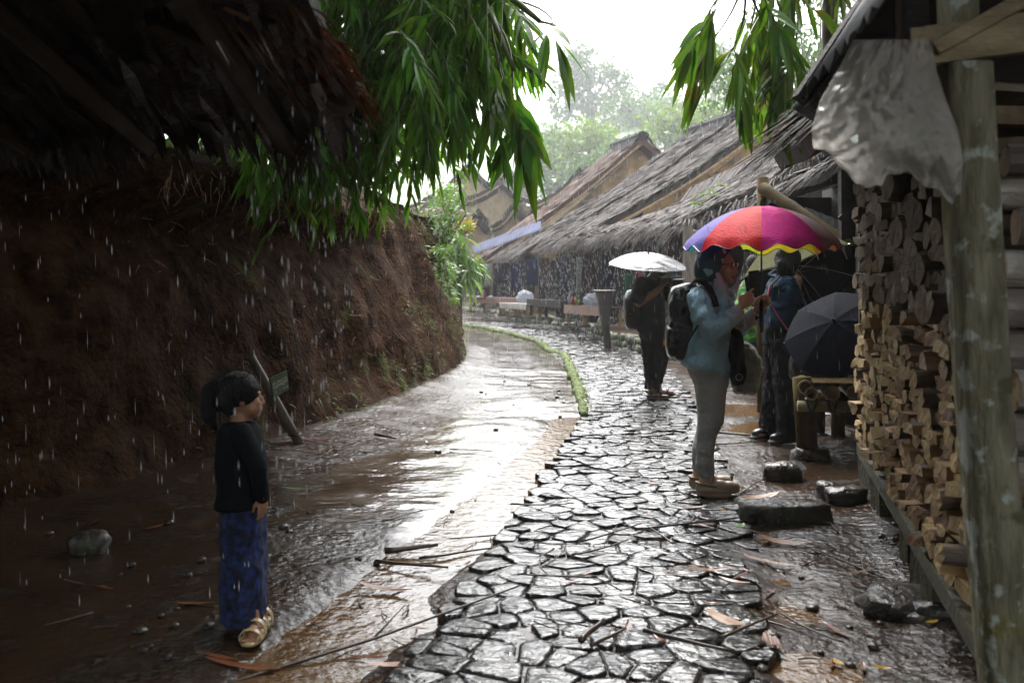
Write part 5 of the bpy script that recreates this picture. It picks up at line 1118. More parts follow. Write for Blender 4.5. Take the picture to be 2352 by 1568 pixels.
for s0, s1, t0, t1 in ((.05, .96, .50, .535), (.10, .34, .60, .615), (.58, .78, .60, .62), (.62, .94, .80, .82)): m.add([L_(s0, t0), L_(s1, t0), L_(s1, t1), L_(s0, t1)], [(0, 1, 2, 3)])
m.build('painted_lines', M['white'], brd)
# ---------------------------------------------------------------- umbrellas
def umbrella(name, label, C, A, R_, dep, pm, shaft=.45, twist=0., under=None, wave=0., trim=None, nrib=8, pw=1.9, handle='black', htop=.12, bag=.6):
    C = np.asarray(C, float); A = nrm(A); X = V3(0, -1, 0); X = nrm(X - A * np.dot(X, A)); Y_ = np.cross(A, X)
    t = thing(name, label, 'umbrella', C)
    def pt(phi, r, off=0.):
        k = 2 * math.pi / nrib; l = (phi - twist) % k; ch = math.cos(k / 2) / math.cos(l - k / 2); rf = r * (1 - bag + bag * ch) if r else 0
        s_ = l / k; z = dep * (1 - r ** pw) - (.03 * dep * math.sin(math.pi * s_) * math.sin(math.pi * min(1, r))) + off
        if wave and r > .93: z += -(r - .93) / .07 * wave * (.45 + .55 * math.cos(4 * math.pi * s_)) - (r - .93) / .07 * wave * .6 * (1 - math.sin(math.pi * s_)) + .25 * wave * fn(phi * 7, r)
        return C + (X * math.cos(phi) + Y_ * math.sin(phi)) * rf * R_ + A * z
    def shell(off, mats, nm, par):
        m = MB(); ns = 12; rr = [0.02, .12, .25, .38, .5, .62, .73, .83, .90, .93, .965, 1.0]
        ul = []; 
        for k in range(nrib):
            mt = mats[k % len(mats)]
            if mt not in ul: ul.append(mt)
            vs = []
            for r in rr:
                for i in range(ns + 1): vs.append(pt(twist + (k + i / ns) * 2 * math.pi / nrib, r, off))
            m.add(vs, [(j * (ns + 1) + i, j * (ns + 1) + i + 1, (j + 1) * (ns + 1) + i + 1, (j + 1) * (ns + 1) + i) for j in range(len(rr) - 1) for i in range(ns)], ul.index(mt))
        o = m.build(nm, [M[q] for q in ul], par, True); return o
    cn = shell(0, pm, 'canopy', t)
    if under: shell(-.006, under, 'lining', t)
    if trim:
        m = MB(); n = nrib * 24; m.tube([pt(2 * math.pi * i / n, 1.) for i in range(n + 1)], .003, 4, False); m.build('trim', M[trim], cn)
    for k in range(nrib):
        ph = twist + k * 2 * math.pi / nrib; m = MB(); m.tube([pt(ph, r, -.012) for r in (.05, .3, .5, .7, .85, .985)], .003, 4); rb_ = m.build('rib', M['steel'], t)
        m = MB(); q = C + A * (dep * .35); m.tube([q, pt(ph, .5, -.014)], .0022, 4); m.build('strut', M['steel'], rb_)
        m = MB(); m.tube([pt(ph, .985, -.006), pt(ph, 1.02, -.008)], .004, 5); m.build('rib_tip', M['steel'], rb_)
    m = MB(); m.tube([C - A * shaft, C + A * (dep + .015)], .006, 8); m.build('shaft', M['rubber'], t)
    m = MB(); m.tube([C + A * (dep - .005), C + A * (dep + .02), C + A * (dep + .04)], [.014, .008, .005], 8); m.build('ferrule', M['rubber'], t)
    m = MB(); m.tube([C - A * (shaft - .01), C - A * (shaft + .02), C - A * (shaft + .16), C - A * (shaft + .20)], [.010, .016, .017, .012], 10); m.build('handle', M[handle], t, True)
    m = MB(); m.tube([C + A * dep * .33, C + A * dep * .42], .012, 8); m.build('runner', M['rubber'], t)
    return t
Yw = 6.5
W = lambda u, v, dy=0.: P(u, v, Yw + dy)
umbrella('open_umbrella', 'rainbow panelled umbrella, red and pink in front, held by the person in blue raincoat', W(1749, 566, -.02), (.0, .0, 1), .52, .262, ['um_pink', 'um_mauve', 'um_org', 'um_yel', 'um_lime', 'um_teal', 'um_violet', 'um_red'], .36, -.245, None, .030, 'rubber', pw=2.15, handle='rubber', bag=.35)
umbrella('open_umbrella', 'black umbrella shining white with rain, held by the man in black', P(1487, 609, 11.7), (.05, -.17, 1), .47, .15, ['um_black'], .30, .25, ['um_in'], 0, None, pw=2.0)
umbrella('open_umbrella', 'dark umbrella tipped over the person in the dark blue jacket', P(1836, 634, 9.15), (-.08, .78, .62), .52, .17, ['um_navy_lit', 'um_navy', 'um_navy', 'um_navy', 'um_navy', 'um_navy', 'um_navy_lit', 'um_navy_lit'], .30, .15, None, 0, None)
umbrella('open_umbrella', 'big navy umbrella set down open on the bamboo bench by the firewood', P(1926, 766, 7.75), (-.40, -.60, .58), .42, .16, ['um_navy'], .45, .2, None, 0, None, pw=1.6)

# ---------------------------------------------------------------- people
def hand(mb, wp, d, n, curls, side=1, k=1., spread=.0):
    d = nrm(d); n = nrm(np.asarray(n, float) - d * np.dot(n, d)); x = np.cross(d, n) * side; wp = np.asarray(wp, float)
    mb.ell(wp + d * .048 * k, (.056 * k, .041 * k, .017 * k), (d, x, n), 12)
    mb.limb([wp - d * .02 * k, wp + d * .02 * k], [.026 * k, .027 * k], 10)
    for i, L in enumerate((.070, .078, .072, .057)):
        p = wp + d * (.088 - .006 * abs(i - 1)) * k + x * (-.031 + .0207 * i) * k; dd = nrm(d + x * spread * (i - 1.5)); c = curls[i]; pts = [p - dd * .02 * k, p]; a = 0
        for f_, ca in ((.46, .55), (.30, 1.), (.24, .7)):
            a += c * ca; q = dd * math.cos(a) + n * math.sin(a); pts.append(pts[-1] + q * L * f_ * k)
        mb.limb(pts, [r * k for r in (.0100, .0098, .0090, .0083, .0070)], 8)
    tp = wp + d * .025 * k - x * .030 * k; td = nrm(d * .7 - x * .55 + n * .5); t1 = tp + td * .036 * k; td2 = nrm(d * .85 + n * (.35 + .3 * curls[4]) + x * .1); t2 = t1 + td2 * .03 * k
    mb.limb([tp - td * .01, tp + td * .01 * k, t1, t2, t2 + nrm(td2 + n * .3) * .022 * k], [r * k for r in (.014, .0135, .011, .0095, .008)], 8)
def face(mb, c, fw, k=1.):
    fw = nrm(fw); lt = np.cross(V3(0, 0, 1), fw); up = V3(0, 0, 1); A = (fw, lt, up); f3 = lambda a, b, z: c + fw * a * k + lt * b * k + up * z * k
    mb.ell(c + up * .012 * k, (.092 * k, .073 * k, .105 * k), A, 18)
    mb.ell(f3(.030, 0, -.055), (.062 * k, .056 * k, .060 * k), A, 14); mb.ell(f3(.070, 0, -.092), (.024 * k, .024 * k, .020 * k), None, 10)
    mb.limb([f3(.088, 0, .012), f3(.103, 0, -.018), f3(.108, 0, -.030)], [.008 * k, .010 * k, .011 * k], 8)
    for s_ in (-1, 1):
        mb.ell(f3(.098, .011 * s_, -.034), .009 * k, None, 8); mb.ell(f3(.068, .036 * s_, -.028), (.024 * k, .022 * k, .024 * k), A, 10)
        mb.ell(f3(.082, .030 * s_, .024), (.012 * k, .026 * k, .008 * k), A, 8); mb.ell(f3(-.005, .074 * s_, -.012), (.016 * k, .010 * k, .028 * k), A, 8)
    mb.ell(f3(.086, 0, -.060), (.012 * k, .024 * k, .007 * k), A, 8); mb.ell(f3(.083, 0, -.072), (.012 * k, .020 * k, .008 * k), A, 8)
def loft(mb, Y0, rows, n=20, e=.85):
    """stacked elliptic sections, each (v, u_left, u_right, half depth, depth offset[, tilt in px])"""
    rs = []
    for r in rows:
        v, a, b, hd, dy = r[:5]; tl = r[5] if len(r) > 5 else 0; Y = Y0 + dy; c = P((a + b) / 2, v, Y); hw = (b - a) / 2 / F * Y; row = []
        for j in range(n):
            t = 2 * math.pi * j / n; cx = math.copysign(abs(math.cos(t)) ** e, math.cos(t)); sy = math.copysign(abs(math.sin(t)) ** e, math.sin(t))
            row.append(c + V3(hw * cx, hd * sy, -tl / F * Y * cx))
        rs.append(row)
    mb.rings(rs, True)
# --- woman in the blue raincoat
pw_ = thing('person', 'person in pale blue hooded raincoat and grey trousers tapping a phone under the rainbow umbrella', 'person', W(1628, 1134) * V3(1, 1, 0))
fw = nrm(V3(.91, -.42, -.10)); hc = W(1656, 613, -.03)
m = MB(); face(m, hc, nrm(V3(.82, -.57, 0)), .98)
m.limb([hc + V3(-.02, 0, -.06), W(1634, 668, 0)], [.052, .060]); m.limb([W(1632, 690), W(1626, 780), W(1624, 850)], [.12, .12, .12])
for dy, kn, an in ((-.085, (1631, 975), (1619, 1095)), (.095, (1626, 980), (1604, 1078))):
    m.limb([W(1622, 860, dy), W(*kn, dy), W(*an, dy), W(an[0] - 1, an[1] + 22, dy)], [.075, .045, .036, .034])
    a = W(an[0] - 9, an[1] + 34, dy); m.limb([a, a + V3(.10, -.01, -.008), a + V3(.17, -.015, -.012)], [.034, .034, .026])
m.limb([W(1612, 690, -.17), W(1634, 764, -.22), W(1690, 718, -.20), W(1702, 703, -.19)], [.045, .038, .027, .026])
m.limb([W(1640, 690, .17), W(1690, 762, .12), W(1728, 728, .04), W(1737, 714, .02)], [.045, .038, .027, .026])
hand(m, W(1702, 703, -.19), W(1732, 676, -.16) - W(1702, 703, -.19), (.15, .9, -.25), (.10, .75, .95, 1.1, .5), -1)
hand(m, W(1737, 713, .025), (.62, -.05, .72), (.1, -1, .05), (1.45, 1.5, 1.5, 1.5, .9), 1, 1.05)
fuse(m.build('body', M['skin'], pw_), .0055, 3)
m = MB(); loft(m, Yw, [(838, 1580, 1669, .19, 0, -6), (862, 1588, 1670, .185, 0, -3), (884, 1598, 1670, .18, 0)])
loft(m, Yw, [(860, 1592, 1670, .10, -.075), (884, 1600, 1669, .10, -.08), (918, 1602, 1664, .092, -.085), (947, 1604, 1662, .085, -.085), (970, 1603, 1660, .08, -.085), (985, 1601, 1652, .077, -.085), (1006, 1598, 1645, .073, -.085), (1030, 1597, 1641, .068, -.085), (1066, 1598, 1640, .062, -.085), (1088, 1601, 1641, .058, -.085), (1095, 1603, 1640, .054, -.085)])
loft(m, Yw, [(860, 1592, 1668, .10, .085), (918, 1602, 1662, .09, .09), (970, 1602, 1655, .08, .095), (1006, 1596, 1640, .073, .095), (1040, 1590, 1630, .066, .10), (1072, 1589, 1626, .06, .10), (1080, 1591, 1624, .055, .10)])
fuse(m.build('trousers', M['trous'], pw_), .009, 5, .012, .09)
m = MB()
loft(m, Yw, [(652, 1618, 1662, .09, 0), (660, 1606, 1672, .15, 0), (668, 1598, 1678, .19, 0), (690, 1588, 1683, .215, 0), (720, 1578, 1686, .215, 0), (761, 1575, 1684, .21, 0), (800, 1571, 1679, .215, 0, 3), (830, 1567, 1673, .225, 0, 8), (842, 1564, 1670, .225, 0, 12), (850, 1568, 1667, .21, 0, 13)], 28)
m.limb([W(1606, 680, -.17), W(1617, 722, -.235), W(1635, 764, -.25), W(1662, 745, -.235), W(1682, 727, -.215)], [.074, .070, .060, .053, .045], 16)
m.limb([W(1645, 688, .16), W(1670, 735, .19), W(1692, 762, .14), W(1718, 738, .07)], [.072, .064, .056, .045], 16)
m.tube([W(1618, 650, 0), W(1626, 668, 0)], [.12, .15], 16)
fuse(m.build('raincoat', M['jacket'], pw_), .008, 5, .030, .11)
for a, b, r0, r1 in ((W(1673, 735, -.222), W(1700, 712, -.197), .052, .046), (W(1711, 742, .075), W(1737, 716, .025), .052, .044)):
    m = MB(); d = nrm(b - a); m.tube([a, a + d * .03, a + d * .06, b], [r0 * .95, r0 * 1.05, r0, r1], 14)
    fuse(m.build('shirt_cuff', M['lav'], pw_), .006, 3, .005, .05)
m = MB(); a, b = W(1735, 722, .02), W(1737, 717, .018); m.tube([W(1729, 727, .035), W(1736, 719, .025)], .040, 14); m.build('wrist_strap', M['rubber'], pw_, True)
# hood: a shell with its opening turned to the phone
m = MB(); up = V3(0, 0, 1); f2 = nrm(V3(.82, -.57, 0)); lt = np.cross(up, f2); rs = []
for a, wd_, ht, dz in ((-.150, .02, .03, .01), (-.140, .062, .085, .005), (-.115, .098, .125, 0), (-.07, .122, .146, 0), (-.02, .130, .152, .004), (.03, .128, .152, .004), (.075, .118, .150, -.004), (.10, .108, .146, -.012), (.112, .100, .140, -.016)):
    row = []
    for j in range(26):
        t = 2 * math.pi * j / 26; cz = math.cos(t); k = a + (.030 * cz if a > .02 else 0) - (.055 * max(0, -cz) if a > .05 else 0) - (.055 * max(0, -math.sin(t)) if a > .02 else 0)
        row.append(hc + f2 * (k - .012) + lt * wd_ * math.sin(t) + up * (dz + ht * cz * (1 if cz > 0 else 1.15)))
    rs.append(row)
m.rings(rs, False); m.f.append(tuple(range(26))[::-1]); m.m.append(0)
o = m.build('hood', [M['hood'], M['lining']], pw_, True); s_ = o.modifiers.new('thick', 'SOLIDIFY'); s_.thickness = .010; s_.offset = -1; s_.material_offset = 1
tx = bpy.data.textures.new('hood_folds', 'CLOUDS'); tx.noise_scale = .09; d_ = o.modifiers.new('sub', 'SUBSURF'); d_.render_levels = 2; d_.levels = 1; d_ = o.modifiers.new('folds', 'DISPLACE'); d_.texture = tx; d_.strength = .022; d_.texture_coords = 'LOCAL'
m = MB()
for s_ in (-1, 1):
    c = hc + f2 * .094 + lt * .033 * s_ + up * .012; m.ell(c, (.007, .027, .021), (f2 + lt * .25 * s_, lt, up), 12)
m.tube([hc + f2 * .10 - lt * .01 + up * .016, hc + f2 * .10 + lt * .01 + up * .016], .0025, 5)
for s_ in (-1, 1): m.tube([hc + f2 * .09 + lt * .058 * s_ + up * .018, hc + f2 * .02 + lt * .076 * s_ + up * .012], .0025, 5)
m.build('sunglasses', M['glass'], pw_, True)
m = MB(); m.ell(hc + f2 * .090 - up * .060, (.009, .023, .006), (f2, lt, up), 10); m.ell(hc + f2 * .087 - up * .069, (.009, .020, .006), (f2, lt, up), 10); m.build('lips', M['lips'], pw_, True)
m = MB()      # scarf falling from inside the hood with a frayed end
for dx, dy in ((0, -.115), (7, -.145)):
    m.tube([W(1645 + dx * .2, 626, dy + .01), W(1647 + dx, 642, dy - .005), W(1652 + dx, 665, dy - .03), W(1658 + dx * .8, 690, dy - .04)], [.014, .026, .028, .022], 10, sq=.4, up=(1, 0, 0))
fuse(m.build('scarf', M['lav'], pw_), .005, 3, .003, .04)
m = MB()
for _ in range(70): a = W(1657 + U(-8, 14), 676 + U(0, 14), -.175 + U(-.02, .02)); m.tube([a, a + V3(U(-.015, .02), U(-.01, .01), -U(.02, .04)), a + V3(U(-.03, .04), U(-.02, .02), -U(.04, .07))], .0022, 3)
m.build('scarf_fringe', M['lav'], pw_)
for nm, an, dy in (('shoe', (1598, 1116), -.085), ('shoe', (1582, 1100), .10)):
    a = W(*an, dy); a[2] = .0; m = MB(); gz = max(.0, gh(a[0], a[1])) + .03
    z_ = lambda h: gz + h
    q = lambda x, h, y_=0.: V3(a[0] + x, a[1] + y_ - .04 * x, z_(h))
    m.ell(q(.205, .042), (.080, .046, .036), None, 16); m.ell(q(.15, .045), (.07, .044, .040), None, 14); m.ell(q(.05, .035), (.055, .036, .028), None, 14)
    m.ell(q(.14, .018), (.145, .045, .024), None, 20, 0, .7)
    m.tube([q(-.0, .07, 0), q(.02, .065, -.036), q(.08, .058, -.042), q(.12, .05, -.04)], .009, 6); m.tube([q(0, .07, 0), q(.02, .065, .036), q(.08, .058, .042), q(.12, .05, .04)], .009, 6); m.limb([q(.115, .055), q(.118, .098)], [.02, .010])
    fuse(m.build(nm, M['shoe'], pw_), .006, 3)
# phone, bags
ph_ = W(1733, 650, -.07); m = MB(); dx = nrm(V3(.92, .30, .12)); up2 = nrm(V3(-.10, -.05, 1)); m.box(ph_, (.078, .162, .009), (dx, up2, np.cross(dx, up2)))
po = m.build('phone', M['rubber'], loc=ph_); tag(po, 'black phone held upright in front of the person in blue', 'phone'); bv = po.modifiers.new('round', 'BEVEL'); bv.width = .004; bv.segments = 2
bp_ = thing('backpack', 'big shiny black backpack with orange zip pull on the back of the blue raincoat', 'backpack', W(1563, 830)); bc_ = W(1566, 742, -.01); ax = (nrm(V3(1, 0, .10)), V3(0, 1, 0), nrm(V3(-.03, 0, 1)))
m = MB(); m.ell(bc_, (.088, .115, .25), ax, 24, 0, .62); m.ell(bc_ + V3(.03, 0, .17), (.085, .105, .09), ax, 16, 0, .7); fuse(m.build('pack_body', M['blackw'], bp_), .011, 4, .012, .13)
m = MB(); m.ell(W(1543, 784, -.02), (.040, .09, .11), ax, 18, 0, .65); fuse(m.build('pocket', M['blackw'], bp_), .01, 3, .006, .08)
m = MB(); m.tube([W(1585, 655, -.12), W(1598, 643, -.17), W(1612, 645, -.20), W(1630, 662, -.215), W(1640, 684, -.225), W(1646, 704, -.235)], .024, 10, sq=.35, up=(0, -1, 0)); m.build('shoulder_strap', M['black'], bp_, True)
m = MB(); m.tube([W(1612, 730, -.265), W(1600, 752, -.25), W(1585, 776, -.22), W(1572, 800, -.14)], .019, 10, sq=.3, up=(0, -1, 0)); m.build('lower_strap', M['black'], bp_, True)
m = MB(); m.ell(W(1525, 787, -.09), (.007, .006, .022), None, 8); m.build('zip_pull', M['orange'], bp_)
cb = thing('shoulder_bag', 'slim black shoulder bag with metal ring hanging in front of the raincoat', 'bag', W(1690, 880)); m = MB(); m.ell(W(1689, 818, -.10), (.052, .085, .19), (nrm(V3(1, 0, .12)), V3(0, 1, 0), nrm(V3(-.10, 0, 1))), 20, 0, .6); fuse(m.build('bag_body', M['black'], cb), .01, 3, .012)
m = MB(); m.tube([W(1668, 690, -.20), W(1681, 735, -.17), W(1690, 770, -.12)], .010, 8, sq=.5); m.build('strap', M['black'], cb)
m = MB(); r0 = W(1698, 866, -.19); m.tube([r0 + V3(.021 * math.cos(a), 0, .021 * math.sin(a)) for a in np.linspace(0, 6.28, 15)], .003, 5); m.build('ring', M['steel'], cb)
gb = thing('covered_bag', 'bag in wrinkled grey green rain cover hanging beside the black shoulder bag', 'bag', W(1715, 904, .1)); m = MB()
loft(m, Yw, [(785, 1684, 1712, .05, .1), (797, 1680, 1732, .09, .1), (820, 1678, 1746, .11, .1), (850, 1677, 1750, .12, .1), (880, 1676, 1744, .11, .1), (898, 1684, 1738, .09, .1), (905, 1695, 1728, .05, .1)], 24)
fuse(m.build('cover', M['bagg'], gb), .010, 2, .018, .07)
# --- man in black
Ym = 11.8; Q = lambda u, v, dy=0.: P(u, v, Ym + dy)
pm_ = thing('person', 'man in black shirt and black trousers with a camera under the shiny black umbrella', 'person', Q(1508, 914) * V3(1, 1, 0))
m = MB(); hc2 = Q(1511, 612, 0); face(m, hc2, V3(.93, -.35, -.1), 1.02); m.limb([hc2 - V3(.02, 0, .07), Q(1498, 642)], [.06, .068]); m.limb([Q(1495, 655), Q(1495, 757)], [.12, .12])
m.limb([Q(1476, 650, -.2), Q(1467, 695, -.25), Q(1505, 672, -.24), Q(1517, 659, -.2)], [.06, .055, .042, .032]); hand(m, Q(1517, 659, -.2), (.6, .1, .75), (.6, .7, -.4), (1.1, 1.2, 1.2, 1.2, .6), -1, 1.1)
m.limb([Q(1515, 650, .2), Q(1548, 690, .2), Q(1553, 676, .05)], [.06, .048, .034]); hand(m, Q(1552, 678, .04), (.1, -.2, 1), (-.9, -.1, 0), (1., 1, 1, 1, .5), 1, 1.1)
for dy, kn, an in ((-.1, (1503, 825), (1498, 893)), (.1, (1518, 822), (1511, 882))):
    m.limb([Q(1496, 770, dy), Q(*kn, dy), Q(*an, dy), Q(an[0], an[1] + 12, dy)], [.09, .06, .045, .045]); a = Q(an[0] - 6, an[1] + 17, dy); m.limb([a, a + V3(.12, -.02, -.015), a + V3(.19, -.03, -.02)], [.042, .042, .034])
fuse(m.build('body', M['skind'], pm_), .009, 3)
m = MB(); loft(m, Ym, [(634, 1482, 1512, .09, 0), (641, 1466, 1520, .2, 0), (655, 1460, 1523, .23, 0), (700, 1461, 1526, .23, 0), (740, 1464, 1526, .22, 0), (762, 1466, 1527, .22, 0)])
m.limb([Q(1474, 652, -.2), Q(1466, 683, -.26)], [.09, .085]); m.limb([Q(1515, 650, .2), Q(1542, 682, .22)], [.09, .08]); fuse(m.build('shirt', M['black'], pm_), .012, 4, .02)
m = MB(); loft(m, Ym, [(755, 1468, 1526, .2, 0), (785, 1472, 1528, .2, 0)]); loft(m, Ym, [(780, 1472, 1522, .11, -.09), (823, 1476, 1522, .10, -.1), (860, 1479, 1516, .09, -.1), (893, 1482, 1514, .08, -.1)]); loft(m, Ym, [(780, 1480, 1530, .11, .09), (823, 1490, 1535, .10, .1), (860, 1494, 1526, .09, .1), (880, 1496, 1522, .08, .1)])
fuse(m.build('trousers', M['black'], pm_), .012, 4, .02)
m = MB(); m.ell(hc2 + V3(-.015, 0, .07), (.115, .105, .07), None, 14); m.ell(hc2 + V3(.09, -.03, .055), (.07, .07, .012), None, 12); fuse(m.build('cap', M['black'], pm_), .01, 2)
for u, v, dy in ((1484, 914, -.1), (1500, 902, .1)):
    a = Q(u, v, dy); m = MB(); a[2] = max(.02, gh(a[0], a[1]) + .03); m.ell(a + V3(.13, -.02, .012), (.145, .05, .016), None, 16, 0, .7); m.tube([a + V3(.05, -.055, .03), a + V3(.08, -.01, .10), a + V3(.12, .04, .03)], .014, 6); m.tube([a + V3(.16, -.06, .02), a + V3(.17, -.02, .072), a + V3(.16, .03, .02)], .016, 6); m.tube([a + V3(.02, -.04, .05), a + V3(-.01, 0, .07), a + V3(.02, .04, .05)], .012, 6); m.build('sandal', M['rubber'], pm_, True)
kb_ = thing('backpack', 'dark backpack behind the man in black', 'backpack', Q(1452, 758)); m = MB(); m.ell(Q(1452, 712, -.02), (.10, .17, .24), None, 18, 0, .65); fuse(m.build('pack_body', M['blackw'], kb_), .016, 3, .010)
cam_ = thing('camera', 'black camera held at the chest of the man in black', 'camera', Q(1538, 648, -.1)); m = MB(); m.box(Q(1537, 648, -.1), (.09, .14, .10), (V3(.93, -.35, 0), V3(.35, .93, 0), V3(0, 0, 1))); m.build('camera_body', M['rubber'], cam_); m = MB(); a = Q(1541, 649, -.12); m.tube([a, a + V3(.14, -.05, 0)], [.04, .045], 12); m.build('lens', M['rubber'], cam_)
# --- person in the dark blue jacket, seen from behind
Yb_ = 8.7; Q3 = lambda u, v, dy=0.: P(u, v, Yb_ + dy)
pb_ = thing('person', 'person in dark blue jacket and wide black trousers turned away beside the bamboo bench', 'person', Q3(1790, 1012) * V3(1, 1, 0))
hc3 = Q3(1812, 600, 0); m = MB(); face(m, hc3, V3(.75, .6, -.25), 1.0); m.limb([hc3 - V3(.03, .02, .07), Q3(1796, 636)], [.055, .06]); m.limb([Q3(1794, 655), Q3(1787, 755)], [.09, .09])
m.limb([Q3(1800, 652, -.05), Q3(1832, 712, -.05), Q3(1832, 660, .1)], [.05, .045, .032]); hand(m, Q3(1832, 660, .1), (.1, .3, 1), (.2, 1, 0), (.5, .7, .8, .9, .4), -1)
m.limb([Q3(1786, 660, .2), Q3(1796, 718, .33), Q3(1822, 672, .35)], [.04, .036, .03]); hand(m, Q3(1822, 665, .35), (.3, .2, 1), (.8, .2, 0), (1.2, 1.2, 1.2, 1.2, .4), 1)
for dy, an in ((-.10, (1806, 1000)), (.10, (1766, 990))):
    m.limb([Q3(1786, 770, dy), Q3((1786 + an[0]) / 2 + 4, 880, dy), Q3(*an, dy)], [.055, .05, .042]); a = Q3(*an, dy); m.limb([a, a + V3(-.10, -.06, -.03)], [.04, .035])
fuse(m.build('body', M['skind'], pb_), .008, 3)
m = MB(); loft(m, Yb_, [(630, 1782, 1812, .1, 0), (640, 1770, 1822, .19, 0), (660, 1762, 1826, .22, 0), (700, 1758, 1822, .22, 0), (735, 1757, 1815, .21, 0), (752, 1760, 1812, .19, 0)]); m.limb([Q3(1808, 655, -.08), Q3(1828, 695, -.1), Q3(1834, 714, -.05), Q3(1832, 680, .06)], [.085, .08, .072, .055]); m.limb([Q3(1782, 655, .2), Q3(1792, 718, .33), Q3(1818, 680, .35)], [.085, .07, .05])
m.tube([Q3(1800, 628, 0), Q3(1792, 645, 0)], [.085, .12], 14); fuse(m.build('jacket', M['navy'], pb_), .010, 4, .03, .12)
m = MB(); loft(m, Yb_, [(748, 1758, 1812, .18, 0), (790, 1757, 1820, .19, 0)])
loft(m, Yb_, [(780, 1772, 1821, .11, -.1), (860, 1776, 1822, .11, -.11), (930, 1782, 1830, .11, -.12), (985, 1785, 1833, .11, -.12), (1003, 1786, 1832, .10, -.12)]); loft(m, Yb_, [(780, 1757, 1810, .11, .1), (860, 1756, 1804, .11, .11), (930, 1750, 1796, .11, .12), (975, 1746, 1791, .11, .12), (990, 1746, 1790, .10, .12)]); fuse(m.build('trousers', M['black'], pb_), .010, 4, .025, .12)
m = MB(); m.ell(hc3 + V3(-.015, -.015, .02), (.115, .11, .13), None, 16); m.ell(hc3 + V3(-.05, -.05, -.05), (.09, .09, .11), None, 12); fuse(m.build('hair', M['hair'], pb_), .012, 3, .008)
for an, dy in (((1806, 1010), -.12), ((1764, 998), .12)):
    a = Q3(*an, dy); a[2] = max(0, gh(a[0], a[1])) + .01; m = MB(); m.ell(a + V3(-.04, -.03, .045), (.13, .055, .05), (nrm(V3(1, .45, 0)), nrm(V3(-.45, 1, 0)), V3(0, 0, 1)), 16, 0, .8); m.ell(a + V3(-.04, -.03, .015), (.15, .06, .02), (nrm(V3(1, .45, 0)), nrm(V3(-.45, 1, 0)), V3(0, 0, 1)), 16, 0, .7); fuse(m.build('shoe', M['rubber'], pb_), .008, 2)
m = MB(); m.tube([Q3(1768, 655, -.24), Q3(1764, 675, -.25), Q3(1772, 700, -.25), Q3(1790, 730, -.25), Q3(1812, 762, -.235)], .012, 8, sq=.4, up=(0, -1, 0)); m.build('lanyard', M['pink'], pb_)
m = MB(); m.tube([Q3(1790, 634, -.2), Q3(1772, 655, -.24), Q3(1762, 690, -.24), Q3(1755, 720, -.2)], .03, 10, sq=.35, up=(0, -1, 0)); m.build('bag_strap', M['black'], pb_)
# --- person in the green poncho, mostly hidden
Yg = 13.4; Q4 = lambda u, v, dy=0.: P(u, v, Yg + dy)
pg = thing('person', 'half hidden person in green poncho with yellow trim and purple trousers behind the raincoat', 'person', Q4(1738, 874) * V3(1, 1, 0)); hc4 = Q4(1730, 610)
m = MB(); face(m, hc4, V3(.2, -1, 0)); m.limb([hc4 - V3(0, 0, .08), Q4(1730, 650)], [.055, .06]); m.limb([Q4(1730, 660), Q4(1732, 760)], [.13, .13])
for u in (1722, 1750): m.limb([Q4(u - 2, 770), Q4(u, 820), Q4(u, 860)], [.08, .055, .04]); a = Q4(u, 866); m.limb([a, a + V3(-.03, -.14, -.02)], [.04, .03])
for s_ in (-1, 1): m.limb([Q4(1730 + 24 * s_, 660), Q4(1730 + 34 * s_, 710), Q4(1730 + 20 * s_, 735, -.2)], [.05, .04, .03]); hand(m, Q4(1730 + 20 * s_, 735, -.2), (-.5 * s_, -.6, .2), (0, .3, -1), (.5, .5, .5, .5, .4), s_)
fuse(m.build('body', M['skind'], pg), .010, 3)
m = MB(); loft(m, Yg, [(638, 1718, 1742, .08, 0), (650, 1704, 1756, .18, 0), (700, 1692, 1764, .24, 0), (755, 1688, 1768, .28, 0), (785, 1694, 1760, .26, 0)]); fuse(m.build('poncho', M['green'], pg), .014, 3, .04)
m = MB(); m.tube([Q4(1700, 690, -.27), Q4(1716, 720, -.29), Q4(1742, 770, -.29)], .03, 8, sq=.3, up=(0, -1, 0)); m.build('trim', M['yellow'], pg)
m = MB(); loft(m, Yg, [(770, 1702, 1756, .18, 0), (790, 1702, 1760, .18, 0)]); loft(m, Yg, [(785, 1702, 1730, .10, 0), (852, 1710, 1734, .08, 0)]); loft(m, Yg, [(785, 1732, 1762, .10, 0), (852, 1738, 1762, .08, 0)]); fuse(m.build('trousers', M['purple'], pg), .014, 3, .02)
m = MB(); m.ell(hc4 + V3(0, .02, .03), (.095, .11, .12), None, 14); m.build('hair', M['hair'], pg, True)
for u in (1722, 1750): a = Q4(u, 872); a[2] = .03; m = MB(); m.ell(a + V3(-.02, -.08, 0), (.05, .14, .015), None, 14); m.tube([a + V3(-.06, -.1, .01), a + V3(-.02, -.1, .06), a + V3(.03, -.1, .01)], .012, 6); m.build('sandal', M['rubber'], pg, True)
